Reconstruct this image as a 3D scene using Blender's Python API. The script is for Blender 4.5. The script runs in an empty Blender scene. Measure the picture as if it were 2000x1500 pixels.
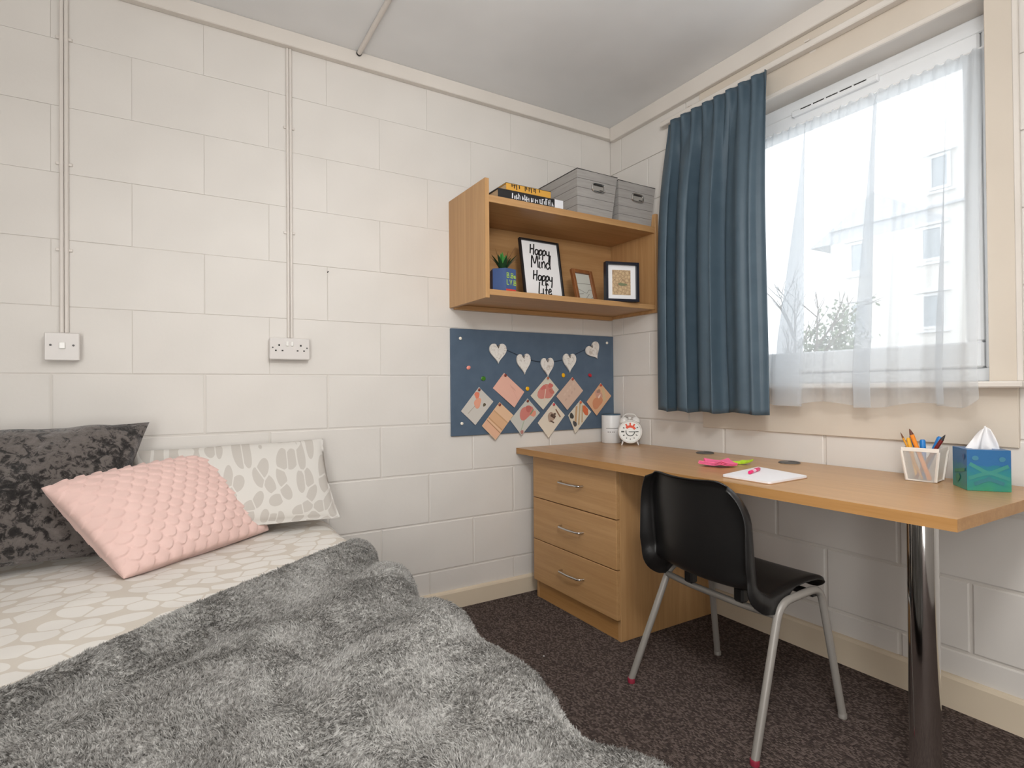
import bpy, bmesh, math, random
import numpy as np
from mathutils import Vector, Matrix

C = bpy.context.scene.collection
S = bpy.context.scene
PI = math.pi
random.seed(7)
rng = np.random.default_rng(7)

# ---------------------------------------------------------------- camera, world, lights, exposure
cam_data = bpy.data.cameras.new('camera')
cam = bpy.data.objects.new('camera', cam_data)
C.objects.link(cam)
cam_data.sensor_width = 36.0
cam_data.lens = 1096.7 * 36.0 / 2000.0
cam_data.clip_start = 0.02
cam_data.clip_end = 200
cam.location = (-2.1173, -2.3953, 1.0213)
cam.rotation_euler = (1.5789, 0.0083, -0.5465)
S.camera = cam

world = bpy.data.worlds.new('overcast_sky')
S.world = world
world.use_nodes = True
bgn = world.node_tree.nodes['Background']
bgn.inputs[0].default_value = (0.93, 0.97, 1.0, 1)
bgn.inputs[1].default_value = 2.5

def light(name, kind, loc, energy, color, size, rot=(0, 0, 0), size_y=None):
    d = bpy.data.lights.new(name, kind)
    d.energy = energy
    d.color = color
    if kind == 'AREA':
        d.size = size
        if size_y:
            d.shape = 'RECTANGLE'
            d.size_y = size_y
    else:
        d.shadow_soft_size = size
    o = bpy.data.objects.new(name, d)
    o.location = loc
    o.rotation_euler = rot
    C.objects.link(o)
    return o

sp = light('spot_lamp', 'SPOT', (-1.7, -2.3, 1.95), 62, (1.0, 0.995, 0.98), 0.16)
sp.data.spot_size = math.radians(125)
sp.data.spot_blend = 1.0
sp.rotation_euler = (Vector((-0.45, 0.0, 0.45)) - Vector(sp.location)).to_track_quat('-Z', 'Y').to_euler()
light('overhead_fill', 'POINT', (-1.3, -1.5, 2.2), 6, (1.0, 1.0, 0.99), 0.25)  # added point fill out of view, evens out the walls and ceiling
light('upward_fill', 'AREA', (-1.6, -2.4, 2.0), 23, (1.0, 1.0, 0.99), 0.9, (PI, 0, 0), 0.9)  # added area fill facing up, brightens the ceiling for more bounce
light('rear_fill', 'AREA', (-2.75, -3.25, 1.0), 48, (1.0, 1.0, 0.985), 1.0, (PI / 2, 0, -0.62), 1.9)  # added soft fill behind the camera for the low parts; no door there

S.view_settings.view_transform = 'Standard'
S.view_settings.look = 'None'
S.view_settings.gamma = 1.0
S.view_settings.use_curve_mapping = False
S.view_settings.exposure = -0.07

# ---------------------------------------------------------------- helpers: materials
def srgb(r, g, b):
    def f(c):
        c /= 255.0
        return c / 12.92 if c <= 0.04045 else ((c + 0.055) / 1.055) ** 2.4
    return (f(r), f(g), f(b), 1.0)

def base_mat(name, col=(0.8, 0.8, 0.8, 1), rough=0.5, metal=0.0, spec=0.5):
    m = bpy.data.materials.new(name)
    m.use_nodes = True
    b = m.node_tree.nodes['Principled BSDF']
    b.inputs['Base Color'].default_value = col
    b.inputs['Roughness'].default_value = rough
    b.inputs['Metallic'].default_value = metal
    b.inputs['Specular IOR Level'].default_value = spec
    return m

class NT:
    """tiny node-graph helper"""
    def __init__(s, m):
        s.t = m.node_tree
        s.b = s.t.nodes.get('Principled BSDF')
        s.out = s.t.nodes['Material Output']
    def n(s, kind, **kw):
        x = s.t.nodes.new(kind)
        for k, v in kw.items():
            setattr(x, k, v)
        return x
    def l(s, a, b):
        s.t.links.new(a, b)
    def coords(s, scale=(1, 1, 1), rot=(0, 0, 0), loc=(0, 0, 0)):
        tc = s.n('ShaderNodeTexCoord')
        mp = s.n('ShaderNodeMapping')
        mp.inputs['Scale'].default_value = scale
        mp.inputs['Rotation'].default_value = rot
        mp.inputs['Location'].default_value = loc
        s.l(tc.outputs['Object'], mp.inputs['Vector'])
        return mp.outputs['Vector']
    def noise(s, vec, scale, detail=3, rough=0.5, dist=0.0):
        x = s.n('ShaderNodeTexNoise')
        x.inputs['Scale'].default_value = scale
        x.inputs['Detail'].default_value = detail
        x.inputs['Roughness'].default_value = rough
        x.inputs['Distortion'].default_value = dist
        s.l(vec, x.inputs['Vector'])
        return x
    def voronoi(s, vec, scale, feature='F1', rnd=1.0):
        x = s.n('ShaderNodeTexVoronoi', feature=feature)
        x.inputs['Scale'].default_value = scale
        x.inputs['Randomness'].default_value = rnd
        s.l(vec, x.inputs['Vector'])
        return x
    def ramp(s, fac, stops):
        x = s.n('ShaderNodeValToRGB')
        e = x.color_ramp.elements
        while len(e) < len(stops):
            e.new(0.5)
        for i, (p, c) in enumerate(stops):
            e[i].position = p
            e[i].color = c
        s.l(fac, x.inputs['Fac'])
        return x.outputs['Color']
    def bump(s, h, strength=0.3, dist=0.002):
        x = s.n('ShaderNodeBump')
        x.inputs['Strength'].default_value = strength
        x.inputs['Distance'].default_value = dist
        s.l(h, x.inputs['Height'])
        s.l(x.outputs['Normal'], s.b.inputs['Normal'])
        return x
    def col(s, c):
        s.l(c, s.b.inputs['Base Color'])

def paint(name, rgb, rough=0.55, bump=0.12, scale=60, spec=0.35):
    m = base_mat(name, srgb(*rgb), rough, 0, spec)
    t = NT(m)
    v = t.coords()
    n1 = t.noise(v, scale, 4, 0.6)
    n2 = t.noise(v, 3.0, 2)
    c0 = srgb(*rgb)
    c1 = srgb(*[max(0, x - 6) for x in rgb])
    t.col(t.ramp(n2.outputs['Fac'], [(0.35, c1), (0.65, c0)]))
    t.bump(n1.outputs['Fac'], bump, 0.002)
    return m

def wood(name, axis, light_c=(194, 152, 105), dark_c=(177, 134, 88), rough=0.38):
    m = base_mat(name, srgb(*light_c), rough, 0, 0.4)
    t = NT(m)
    sc = [26, 26, 26]
    sc[axis] = 0.9
    v = t.coords(tuple(sc))
    n1 = t.noise(v, 1.3, 5, 0.62, 0.35)
    sc2 = [190, 190, 190]
    sc2[axis] = 7
    v2 = t.coords(tuple(sc2))
    n2 = t.noise(v2, 1.0, 2, 0.5)
    mx = t.n('ShaderNodeMath', operation='MULTIPLY_ADD')
    t.l(n2.outputs['Fac'], mx.inputs[0])
    mx.inputs[1].default_value = 0.35
    t.l(n1.outputs['Fac'], mx.inputs[2])
    d2 = tuple(int(0.6 * a + 0.4 * b) for a, b in zip(dark_c, light_c))
    t.col(t.ramp(mx.outputs[0], [(0.45, srgb(*dark_c)), (0.62, srgb(*d2)), (0.85, srgb(*light_c))]))
    t.bump(n2.outputs['Fac'], 0.06, 0.001)
    return m

M = {}
M['wall'] = paint('wall_paint', (224, 219, 213), 0.5, 0.16, 45)
M['mortar'] = paint('mortar_paint', (218, 212, 205), 0.55, 0.1)
M['ceiling'] = paint('ceiling_paint', (236, 236, 236), 0.8, 0.05)
M['trim'] = paint('trim_gloss', (224, 217, 209), 0.35, 0.03)
M['panel'] = paint('panel_paint', (214, 203, 189), 0.4, 0.04, 25)
M['skirt'] = paint('skirting_paint', (220, 205, 182), 0.4, 0.03)
M['conduit'] = paint('conduit_paint', (222, 215, 208), 0.4, 0.03)
M['switch'] = base_mat('switch_plastic', srgb(216, 211, 207), 0.35)
M['rocker'] = base_mat('rocker_plastic', srgb(238, 236, 232), 0.25)
M['dark'] = base_mat('dark_hole', srgb(40, 37, 35), 0.6)
M['wood_x'] = wood('beech_grain_x', 0)
M['wood_y'] = wood('beech_grain_y', 1)
M['wood_z'] = wood('beech_grain_z', 2)
M['desk_wood'] = wood('beech_desk_top', 1, rough=0.33)
M['desk_wood'].node_tree.nodes['Principled BSDF'].inputs['Coat Weight'].default_value = 0.25
M['desk_wood'].node_tree.nodes['Principled BSDF'].inputs['Coat Roughness'].default_value = 0.33
M['wood_edge'] = wood('beech_edge_band', 1, (184, 138, 86), (168, 122, 70))
M['chrome'] = base_mat('chrome', (0.62, 0.61, 0.60, 1), 0.08, 1.0)
M['nickel'] = base_mat('brushed_nickel', (0.62, 0.61, 0.60, 1), 0.18, 1.0)
M['white_plastic'] = base_mat('white_plastic', srgb(236, 236, 236), 0.3)
M['upvc'] = base_mat('white_upvc', srgb(236, 238, 240), 0.25)
M['black_frame'] = base_mat('black_frame', srgb(24, 23, 27), 0.35)
M['navy_frame'] = base_mat('navy_black_frame', srgb(22, 25, 38), 0.35)
M['paper'] = base_mat('paper', srgb(236, 235, 236), 0.75)
M['ink'] = base_mat('ink', srgb(22, 21, 22), 0.6)
M['grommet'] = base_mat('grey_plastic', srgb(92, 90, 88), 0.45)
M['chair_leg'] = base_mat('grey_enamel', srgb(150, 145, 139), 0.38, 0.15)
M['pinboard'] = None

def fabric(name, rgb, rough=0.9, weave=900, bump=0.25, vary=8, sheen=0.2):
    m = base_mat(name, srgb(*rgb), rough, 0, 0.15)
    t = NT(m)
    t.b.inputs['Sheen Weight'].default_value = sheen
    v = t.coords()
    n1 = t.noise(v, weave, 2)
    n2 = t.noise(v, 14, 3)
    c1 = srgb(*[max(0, x - vary) for x in rgb])
    t.col(t.ramp(n2.outputs['Fac'], [(0.35, c1), (0.65, srgb(*rgb))]))
    t.bump(n1.outputs['Fac'], bump, 0.001)
    return m
M['pinboard'] = fabric('blue_felt', (88, 104, 122), 0.95, 700, 0.2, 5)
M['curtain'] = fabric('teal_blue_cloth', (73, 90, 102), 0.5, 800, 0.15, 5, 0.0)

def mat_chair():
    m = base_mat('black_polypropylene', srgb(27, 26, 26), 0.33, 0, 0.5)
    t = NT(m)
    n = t.noise(t.coords(), 900, 2)
    t.bump(n.outputs['Fac'], 0.12, 0.0006)
    return m
M['chair'] = mat_chair()
M['curtain'].node_tree.nodes['Principled BSDF'].inputs['Specular IOR Level'].default_value = 0.4

def mat_carpet():
    m = base_mat('loop_carpet', srgb(70, 60, 57), 0.95, 0, 0.1)
    t = NT(m)
    v = t.coords((1.0, 0.72, 1.0), (0, 0, 0.05))
    vo = t.voronoi(v, 190, 'F1', 0.25)
    n = t.noise(v, 260, 3, 0.6)
    rgbn = t.n('ShaderNodeSeparateColor')
    t.l(vo.outputs['Color'], rgbn.inputs[0])
    mix = t.n('ShaderNodeMath', operation='MULTIPLY_ADD')
    t.l(n.outputs['Fac'], mix.inputs[0])
    mix.inputs[1].default_value = 0.35
    t.l(rgbn.outputs[0], mix.inputs[2])
    t.col(t.ramp(mix.outputs[0], [(0.1, srgb(58, 50, 48)), (0.75, srgb(84, 73, 69)), (1.0, srgb(110, 97, 91))]))
    inv = t.n('ShaderNodeMath', operation='MULTIPLY_ADD')
    t.l(vo.outputs['Distance'], inv.inputs[0])
    inv.inputs[1].default_value = -1.0
    t.l(n.outputs['Fac'], inv.inputs[2])
    t.bump(inv.outputs[0], 0.7, 0.005)
    return m
M['carpet'] = mat_carpet()

def mat_leaf(name, ground, leaf, scale, rad, tilt, squeeze=1.75, edge=0.05, stretch=(1, 1, 1)):
    """leaf print: one ellipse per cell, each turned its own way, trimmed where neighbours meet"""
    m = base_mat(name, srgb(*ground), 0.85, 0, 0.15)
    t = NT(m)
    v = t.coords(stretch, (tilt, 0, 0.35))
    def vor(feature):
        x = t.n('ShaderNodeTexVoronoi', feature=feature, voronoi_dimensions='2D')
        x.inputs['Scale'].default_value = scale
        x.inputs['Randomness'].default_value = 0.72
        t.l(v, x.inputs['Vector'])
        return x
    f1, ed = vor('F1'), vor('DISTANCE_TO_EDGE')
    sub = t.n('ShaderNodeVectorMath', operation='SUBTRACT')
    t.l(v, sub.inputs[0]); t.l(f1.outputs['Position'], sub.inputs[1])
    flat_ = t.n('ShaderNodeVectorMath', operation='MULTIPLY')
    t.l(sub.outputs[0], flat_.inputs[0]); flat_.inputs[1].default_value = (1, 1, 0)
    sc = t.n('ShaderNodeSeparateColor'); t.l(f1.outputs['Color'], sc.inputs[0])
    an = t.n('ShaderNodeMath', operation='MULTIPLY'); t.l(sc.outputs[0], an.inputs[0]); an.inputs[1].default_value = 6.283
    ro = t.n('ShaderNodeVectorRotate', rotation_type='Z_AXIS')
    t.l(flat_.outputs[0], ro.inputs['Vector']); t.l(an.outputs[0], ro.inputs['Angle'])
    sq = t.n('ShaderNodeVectorMath', operation='MULTIPLY')
    t.l(ro.outputs[0], sq.inputs[0]); sq.inputs[1].default_value = (scale, scale * squeeze, 0)
    ln = t.n('ShaderNodeVectorMath', operation='LENGTH'); t.l(sq.outputs[0], ln.inputs[0])
    a = t.ramp(ln.outputs['Value'], [(rad, (1, 1, 1, 1)), (rad + 0.02, (0, 0, 0, 1))])
    b = t.ramp(ed.outputs['Distance'], [(edge, (0, 0, 0, 1)), (edge + 0.015, (1, 1, 1, 1))])
    mu = t.n('ShaderNodeMixRGB', blend_type='MULTIPLY')
    mu.inputs[0].default_value = 1
    t.l(a, mu.inputs[1]); t.l(b, mu.inputs[2])
    mx = t.n('ShaderNodeMixRGB')
    mx.inputs[1].default_value = srgb(*ground)
    mx.inputs[2].default_value = srgb(*leaf)
    t.l(mu.outputs[0], mx.inputs[0])
    t.col(mx.outputs[0])
    n = t.noise(v, 700, 2)
    t.bump(n.outputs['Fac'], 0.15, 0.0006)
    return m
M['duvet'] = mat_leaf('duvet_leaf_print', (214, 206, 195), (230, 226, 220), 12.5, 0.60, 0.0, 1.45, 0.03, (1.0, 1.35, 1.0))
M['pillow'] = mat_leaf('pillow_leaf_print', (218, 214, 208), (198, 192, 185), 23, 0.56, 1.05, 1.6, 0.035)

def mat_velvet():
    m = base_mat('crushed_velvet', srgb(60, 55, 52), 0.55, 0, 0.3)
    t = NT(m)
    t.b.inputs['Sheen Weight'].default_value = 0.5
    t.b.inputs['Sheen Roughness'].default_value = 0.4
    v = t.coords()
    n = t.noise(v, 42, 8, 0.70, 0.5)
    n0 = t.noise(v, 6, 2, 0.5, 0.4)
    ad = t.n('ShaderNodeMath', operation='MULTIPLY_ADD')
    t.l(n0.outputs['Fac'], ad.inputs[0])
    ad.inputs[1].default_value = 0.45
    t.l(n.outputs['Fac'], ad.inputs[2])
    t.col(t.ramp(ad.outputs[0], [(0.60, srgb(26, 23, 22)), (0.68, srgb(58, 53, 51)), (0.72, srgb(104, 97, 93)), (0.95, srgb(122, 114, 110))]))
    t.bump(n.outputs['Fac'], 0.8, 0.012)
    return m
M['velvet'] = mat_velvet()
M['pink'] = fabric('pink_plush', (238, 204, 196), 0.95, 500, 0.35, 6, 0.2)

def mat_fur():
    m = base_mat('grey_fleece', srgb(150, 147, 143), 0.8, 0, 0.12)
    t = NT(m)
    v = t.coords()
    n = t.noise(v, 150, 3, 0.6)
    n2 = t.noise(v, 9, 3, 0.5)
    ad = t.n('ShaderNodeMath', operation='MULTIPLY_ADD')
    t.l(n2.outputs['Fac'], ad.inputs[0])
    ad.inputs[1].default_value = 0.6
    t.l(n.outputs['Fac'], ad.inputs[2])
    t.col(t.ramp(ad.outputs[0], [(0.60, srgb(122, 119, 115)), (0.95, srgb(184, 182, 178))]))
    return m
M['fur'] = mat_fur()

def mat_sheer():
    m = bpy.data.materials.new('white_voile')
    m.use_nodes = True
    t = NT(m)
    t.t.nodes.remove(t.b)
    tr = t.n('ShaderNodeBsdfTransparent')
    tr.inputs[0].default_value = (1, 1, 1, 1)
    df = t.n('ShaderNodeBsdfDiffuse')
    df.inputs[0].default_value = (0.78, 0.81, 0.84, 1)
    tl = t.n('ShaderNodeBsdfTranslucent')
    tl.inputs[0].default_value = (0.74, 0.78, 0.82, 1)
    m1 = t.n('ShaderNodeMixShader')
    m1.inputs[0].default_value = 0.55
    t.l(df.outputs[0], m1.inputs[1])
    t.l(tl.outputs[0], m1.inputs[2])
    lw = t.n('ShaderNodeLayerWeight')
    lw.inputs[0].default_value = 0.25
    fc = t.n('ShaderNodeMath', operation='MULTIPLY_ADD')
    t.l(lw.outputs['Facing'], fc.inputs[0])
    fc.inputs[1].default_value = 0.35
    fc.inputs[2].default_value = 0.47
    m2 = t.n('ShaderNodeMixShader')
    t.l(fc.outputs[0], m2.inputs[0])
    t.l(tr.outputs[0], m2.inputs[1])
    t.l(m1.outputs[0], m2.inputs[2])
    t.l(m2.outputs[0], t.out.inputs[0])
    return m
M['sheer'] = mat_sheer()

def mat_glass(name, gloss=0.06):
    m = bpy.data.materials.new(name)
    m.use_nodes = True
    t = NT(m)
    t.t.nodes.remove(t.b)
    tr = t.n('ShaderNodeBsdfTransparent')
    gl = t.n('ShaderNodeBsdfGlossy')
    gl.inputs['Roughness'].default_value = 0.02
    mx = t.n('ShaderNodeMixShader')
    mx.inputs[0].default_value = gloss
    t.l(tr.outputs[0], mx.inputs[1])
    t.l(gl.outputs[0], mx.inputs[2])
    t.l(mx.outputs[0], t.out.inputs[0])
    return m
M['glass'] = mat_glass('window_glass')

def flat(name, rgb, rough=0.6):
    k = 'flat_' + name
    if k not in M:
        M[k] = base_mat(name, srgb(*rgb), rough)
    return M[k]

# ---------------------------------------------------------------- helpers: geometry
def V(*a):
    return Vector(a)

class MB:
    def __init__(s):
        s.v = []
        s.f = []
    def add(s, vs, fs):
        o = len(s.v)
        s.v.extend([tuple(x) for x in vs])
        s.f.extend([tuple(i + o for i in f) for f in fs])
        return s
    def box(s, lo, hi, b=0.0, m=None):
        lo = [min(a, c) for a, c in zip(lo, hi)], [max(a, c) for a, c in zip(lo, hi)]
        lo, hi = lo
        cx = [(a + c) / 2 for a, c in zip(lo, hi)]
        hx = [(c - a) / 2 for a, c in zip(lo, hi)]
        vs, fs = [], []
        if b <= 0:
            for i in range(8):
                sg = [1 if i >> k & 1 else -1 for k in range(3)]
                vs.append([cx[k] + sg[k] * hx[k] for k in range(3)])
            fs = [(0, 2, 3, 1), (4, 5, 7, 6), (0, 1, 5, 4), (2, 6, 7, 3), (0, 4, 6, 2), (1, 3, 7, 5)]
        else:
            b = min(b, min(hx) * 0.95)
            idx = {}
            for i in range(8):
                sg = [1 if i >> k & 1 else -1 for k in range(3)]
                for ax in range(3):
                    idx[(tuple(sg), ax)] = len(vs)
                    vs.append([cx[k] + sg[k] * (hx[k] - (0 if k == ax else b)) for k in range(3)])
            for ax in range(3):
                u, w = (ax + 1) % 3, (ax + 2) % 3
                for sx in (-1, 1):
                    q = []
                    for su, sw in ((-1, -1), (1, -1), (1, 1), (-1, 1)):
                        g = [0, 0, 0]
                        g[ax], g[u], g[w] = sx, su, sw
                        q.append(idx[(tuple(g), ax)])
                    fs.append(tuple(q if sx > 0 else q[::-1]))
                for su in (-1, 1):
                    for sw in (-1, 1):
                        g0, g1 = [0, 0, 0], [0, 0, 0]
                        g0[ax], g1[ax] = -1, 1
                        g0[u] = g1[u] = su
                        g0[w] = g1[w] = sw
                        q = [idx[(tuple(g0), u)], idx[(tuple(g1), u)], idx[(tuple(g1), w)], idx[(tuple(g0), w)]]
                        fs.append(tuple(q if su * sw < 0 else q[::-1]))
            for i in range(8):
                sg = tuple(1 if i >> k & 1 else -1 for k in range(3))
                q = [idx[(sg, 0)], idx[(sg, 1)], idx[(sg, 2)]]
                fs.append(tuple(q if sg[0] * sg[1] * sg[2] > 0 else q[::-1]))
        if m is not None:
            vs = [m @ Vector(x) for x in vs]
        return s.add(vs, fs)
    def tube(s, pts, r, n=10, cap=True, closed=False):
        pts = [Vector(p) for p in pts]
        N = len(pts)
        rs = r if isinstance(r, (list, tuple)) else [r] * N
        tg = []
        for i in range(N):
            if closed:
                d = pts[(i + 1) % N] - pts[i - 1]
            else:
                d = pts[min(i + 1, N - 1)] - pts[max(i - 1, 0)]
            tg.append(d.normalized())
        a = Vector((0, 0, 1)) if abs(tg[0].z) < 0.9 else Vector((1, 0, 0))
        nr = tg[0].cross(a).normalized()
        vs, fs = [], []
        for i in range(N):
            nr = (nr - tg[i] * nr.dot(tg[i])).normalized()
            bn = tg[i].cross(nr)
            for k in range(n):
                t = 2 * PI * k / n
                vs.append(pts[i] + rs[i] * (math.cos(t) * nr + math.sin(t) * bn))
        for i in range(N if closed else N - 1):
            j = (i + 1) % N
            for k in range(n):
                k2 = (k + 1) % n
                fs.append((i * n + k, i * n + k2, j * n + k2, j * n + k))
        if cap and not closed:
            fs.append(tuple(range(n - 1, -1, -1)))
            fs.append(tuple((N - 1) * n + k for k in range(n)))
        return s.add(vs, fs)
    def lathe(s, prof, c=(0, 0, 0), n=32, axis='z', m=None):
        vs, fs = [], []
        for (r, h) in prof:
            for k in range(n):
                t = 2 * PI * k / n
                vs.append((c[0] + r * math.cos(t), c[1] + r * math.sin(t), c[2] + h))
        for i in range(len(prof) - 1):
            for k in range(n):
                k2 = (k + 1) % n
                fs.append((i * n + k, i * n + k2, (i + 1) * n + k2, (i + 1) * n + k))
        if prof[0][0] > 1e-6:
            fs.append(tuple(range(n - 1, -1, -1)))
        if prof[-1][0] > 1e-6:
            fs.append(tuple((len(prof) - 1) * n + k for k in range(n)))
        if m is not None:
            vs = [m @ Vector(x) for x in vs]
        return s.add(vs, fs)
    def prism(s, poly, d, m=None):
        """poly in local xz, extruded along local y from 0 to d (d<0: towards the viewer)"""
        n = len(poly)
        vs = [(x, 0, z) for x, z in poly] + [(x, d, z) for x, z in poly]
        fs = [tuple(range(n)), tuple(range(2 * n - 1, n - 1, -1))]
        for i in range(n):
            j = (i + 1) % n
            fs.append((i, j, n + j, n + i))
        if m is not None:
            vs = [m @ Vector(x) for x in vs]
        return s.add(vs, fs)
    def ribbon(s, pts, w, m, y=0.0, d=0.0004):
        """flat printed stroke in local xz"""
        P = [Vector((a, b)) for a, b in pts]
        L, R = [], []
        for i, p in enumerate(P):
            t = (P[min(i + 1, len(P) - 1)] - P[max(i - 1, 0)])
            t = t.normalized() if t.length > 1e-9 else Vector((1, 0))
            nn = Vector((-t.y, t.x)) * (w / 2)
            L.append(p + nn)
            R.append(p - nn)
        vs = [m @ Vector((a.x, y - d, a.y)) for a in L] + [m @ Vector((a.x, y - d, a.y)) for a in R]
        n = len(P)
        return s.add(vs, [(i, i + 1, n + i + 1, n + i) for i in range(n - 1)])
    def grid(s, pos, nu, nv, closeu=False):
        """pos[j*nu+i]"""
        fs = []
        for j in range(nv - 1):
            for i in range(nu if closeu else nu - 1):
                i2 = (i + 1) % nu
                fs.append((j * nu + i, j * nu + i2, (j + 1) * nu + i2, (j + 1) * nu + i))
        return s.add(pos, fs)

ROOTM = {}
def root_of(o):
    while o.parent is not None:
        o = o.parent
    return o

def thing(name, label, cat, loc=(0, 0, 0), rz=0.0, group=None, kind=None):
    o = bpy.data.objects.new(name, None)
    o.empty_display_size = 0.05
    C.objects.link(o)
    o.location = loc
    o.rotation_euler = (0, 0, rz)
    ROOTM[o.name] = Matrix.Translation(loc) @ Matrix.Rotation(rz, 4, 'Z')
    return tag(o, label, cat, group, kind)

def tag(o, label=None, cat=None, group=None, kind=None):
    if label:
        o['label'] = label
    if cat:
        o['category'] = cat
    if group:
        o['group'] = group
    if kind:
        o['kind'] = kind
    return o

def build(name, mb, mat, parent=None, smooth=False, local=False, origin=None, label=None, angle=40, recalc=True):
    vs = mb.v
    me = bpy.data.meshes.new(name)
    loc = (0, 0, 0)
    if parent is not None:
        if not local:
            r = root_of(parent)
            if r.name in ROOTM:
                inv = ROOTM[r.name].inverted()
                vs = [inv @ Vector(x) for x in vs]
            else:
                l = r.location
                vs = [(x[0] - l[0], x[1] - l[1], x[2] - l[2]) for x in vs]
    elif origin == 'keep':
        pass
    elif not local:
        a = np.array([tuple(x) for x in vs], dtype=float)
        loc = ((a[:, 0].min() + a[:, 0].max()) / 2, (a[:, 1].min() + a[:, 1].max()) / 2, a[:, 2].min())
        if origin is not None:
            loc = origin
        vs = [(x[0] - loc[0], x[1] - loc[1], x[2] - loc[2]) for x in vs]
    me.from_pydata([tuple(x) for x in vs], [], mb.f)
    if recalc:
        bm = bmesh.new()
        bm.from_mesh(me)
        bmesh.ops.recalc_face_normals(bm, faces=bm.faces)
        bm.to_mesh(me)
        bm.free()
    me.materials.append(mat)
    if smooth:
        me.polygons.foreach_set('use_smooth', [True] * len(me.polygons))
        if angle < 180:
            me.set_sharp_from_angle(angle=math.radians(angle))
    me.update()
    o = bpy.data.objects.new(name, me)
    C.objects.link(o)
    o.location = loc
    if parent is not None:
        o.parent = parent
    if label:
        o['label'] = label
    return o

def struct(name, mb, mat, parent=None, smooth=False, label=None):
    o = build(name, mb, mat, parent, smooth)
    if parent is None:
        o['kind'] = 'structure'
        if label:
            o['label'] = label
    return o

def fillet(pts, r, n=6):
    P = [Vector(p) for p in pts]
    out = [P[0]]
    for i in range(1, len(P) - 1):
        a, b, c = P[i - 1], P[i], P[i + 1]
        u = (a - b); w = (c - b)
        rr = min(r, u.length * 0.49, w.length * 0.49)
        p0 = b + u.normalized() * rr
        p1 = b + w.normalized() * rr
        for k in range(n + 1):
            t = k / n
            out.append((1 - t) ** 2 * p0 + 2 * t * (1 - t) * b + t * t * p1)
    out.append(P[-1])
    return out

def smooth_pts(pts, n=6):
    """catmull-rom through 2d or 3d points"""
    P = [Vector(p) for p in pts]
    if len(P) < 3:
        return P
    out = []
    for i in range(len(P) - 1):
        p0, p1, p2, p3 = P[max(i - 1, 0)], P[i], P[i + 1], P[min(i + 2, len(P) - 1)]
        for k in range(n):
            t = k / n
            out.append(0.5 * ((2 * p1) + (p2 - p0) * t + (2 * p0 - 5 * p1 + 4 * p2 - p3) * t * t + (3 * p1 - p0 - 3 * p2 + p3) * t ** 3))
    out.append(P[-1])
    return out

def vnoise(x, y, seed=0):
    r = np.random.default_rng(seed).random((256, 256))
    xi, yi = np.floor(x).astype(int), np.floor(y).astype(int)
    fx, fy = x - xi, y - yi
    fx = fx * fx * (3 - 2 * fx)
    fy = fy * fy * (3 - 2 * fy)
    a = r[xi % 256, yi % 256]; b = r[(xi + 1) % 256, yi % 256]
    c = r[xi % 256, (yi + 1) % 256]; d = r[(xi + 1) % 256, (yi + 1) % 256]
    return (a * (1 - fx) + b * fx) * (1 - fy) + (c * (1 - fx) + d * fx) * fy

def rounded_box(lo, hi, r, n):
    """points and quads of a box with rounded edges; n = (nx,ny,nz) cells"""
    bm = bmesh.new()
    vs, fs, idx = [], [], {}
    lo, hi = Vector(lo), Vector(hi)
    def vert(i, j, k):
        key = (i, j, k)
        if key not in idx:
            t = Vector((i / n[0], j / n[1], k / n[2]))
            p = Vector([lo[a] + (hi[a] - lo[a]) * t[a] for a in range(3)])
            q = Vector([min(max(p[a], lo[a] + r), hi[a] - r) for a in range(3)])
            d = p - q
            if d.length > 1e-9:
                p = q + d.normalized() * r
            idx[key] = len(vs)
            vs.append(p)
        return idx[key]
    def face(ax, side):
        u, w = (ax + 1) % 3, (ax + 2) % 3
        for a in range(n[u]):
            for b in range(n[w]):
                q = []
                for da, db in ((0, 0), (1, 0), (1, 1), (0, 1)):
                    g = [0, 0, 0]
                    g[ax] = side * n[ax]; g[u] = a + da; g[w] = b + db
                    q.append(vert(*g))
                fs.append(tuple(q if side else q[::-1]))
    for ax in range(3):
        for side in (0, 1):
            face(ax, side)
    bm.free()
    return vs, fs

# ---------------------------------------------------------------- room shell
CEIL = 2.461
Z0 = 1.0846          # a bed joint of the blockwork
XL, YR = -3.15, -3.35  # unseen left and rear walls

mb = MB(); mb.box((XL - 0.1, YR - 0.1, -0.08), (0.2, 0.1, 0.0))
fl = struct('floor', mb, M['carpet'], label='dark brown loop-pile carpet floor')
mb = MB(); mb.box((XL - 0.1, YR - 0.1, CEIL), (0.2, 0.1, CEIL + 0.1))
struct('ceiling', mb, M['ceiling'], label='plain pale grey ceiling')
mb = MB(); mb.box((XL, 0.002, 0), (0.2, 0.1, CEIL))
wall_back = struct('wall_back', mb, M['mortar'], label='white painted blockwork wall behind the bed')
# wall with the window: four pieces round the opening
WY0, WY1, WZ0, WZ1 = -1.697, -0.70, 1.03, 2.205
mb = MB()
mb.box((0.004, YR, 0), (0.2, 0.0, WZ0))
mb.box((0.004, YR, WZ1), (0.2, 0.0, CEIL))
mb.box((0.004, YR, WZ0), (0.2, WY0, WZ1))
mb.box((0.004, WY1, WZ0), (0.2, 0.0, WZ1))
wall_right = struct('wall_right', mb, M['mortar'], label='white painted blockwork wall around the window')
mb = MB(); mb.box((XL - 0.1, YR, 0), (XL, 0.0, CEIL))
struct('wall_left', mb, M['wall'], label='plain white wall outside the view')
mb = MB(); mb.box((XL, YR - 0.1, 0), (0.2, YR, CEIL))
struct('wall_rear', mb, M['wall'], label='plain white wall outside the view')

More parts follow.
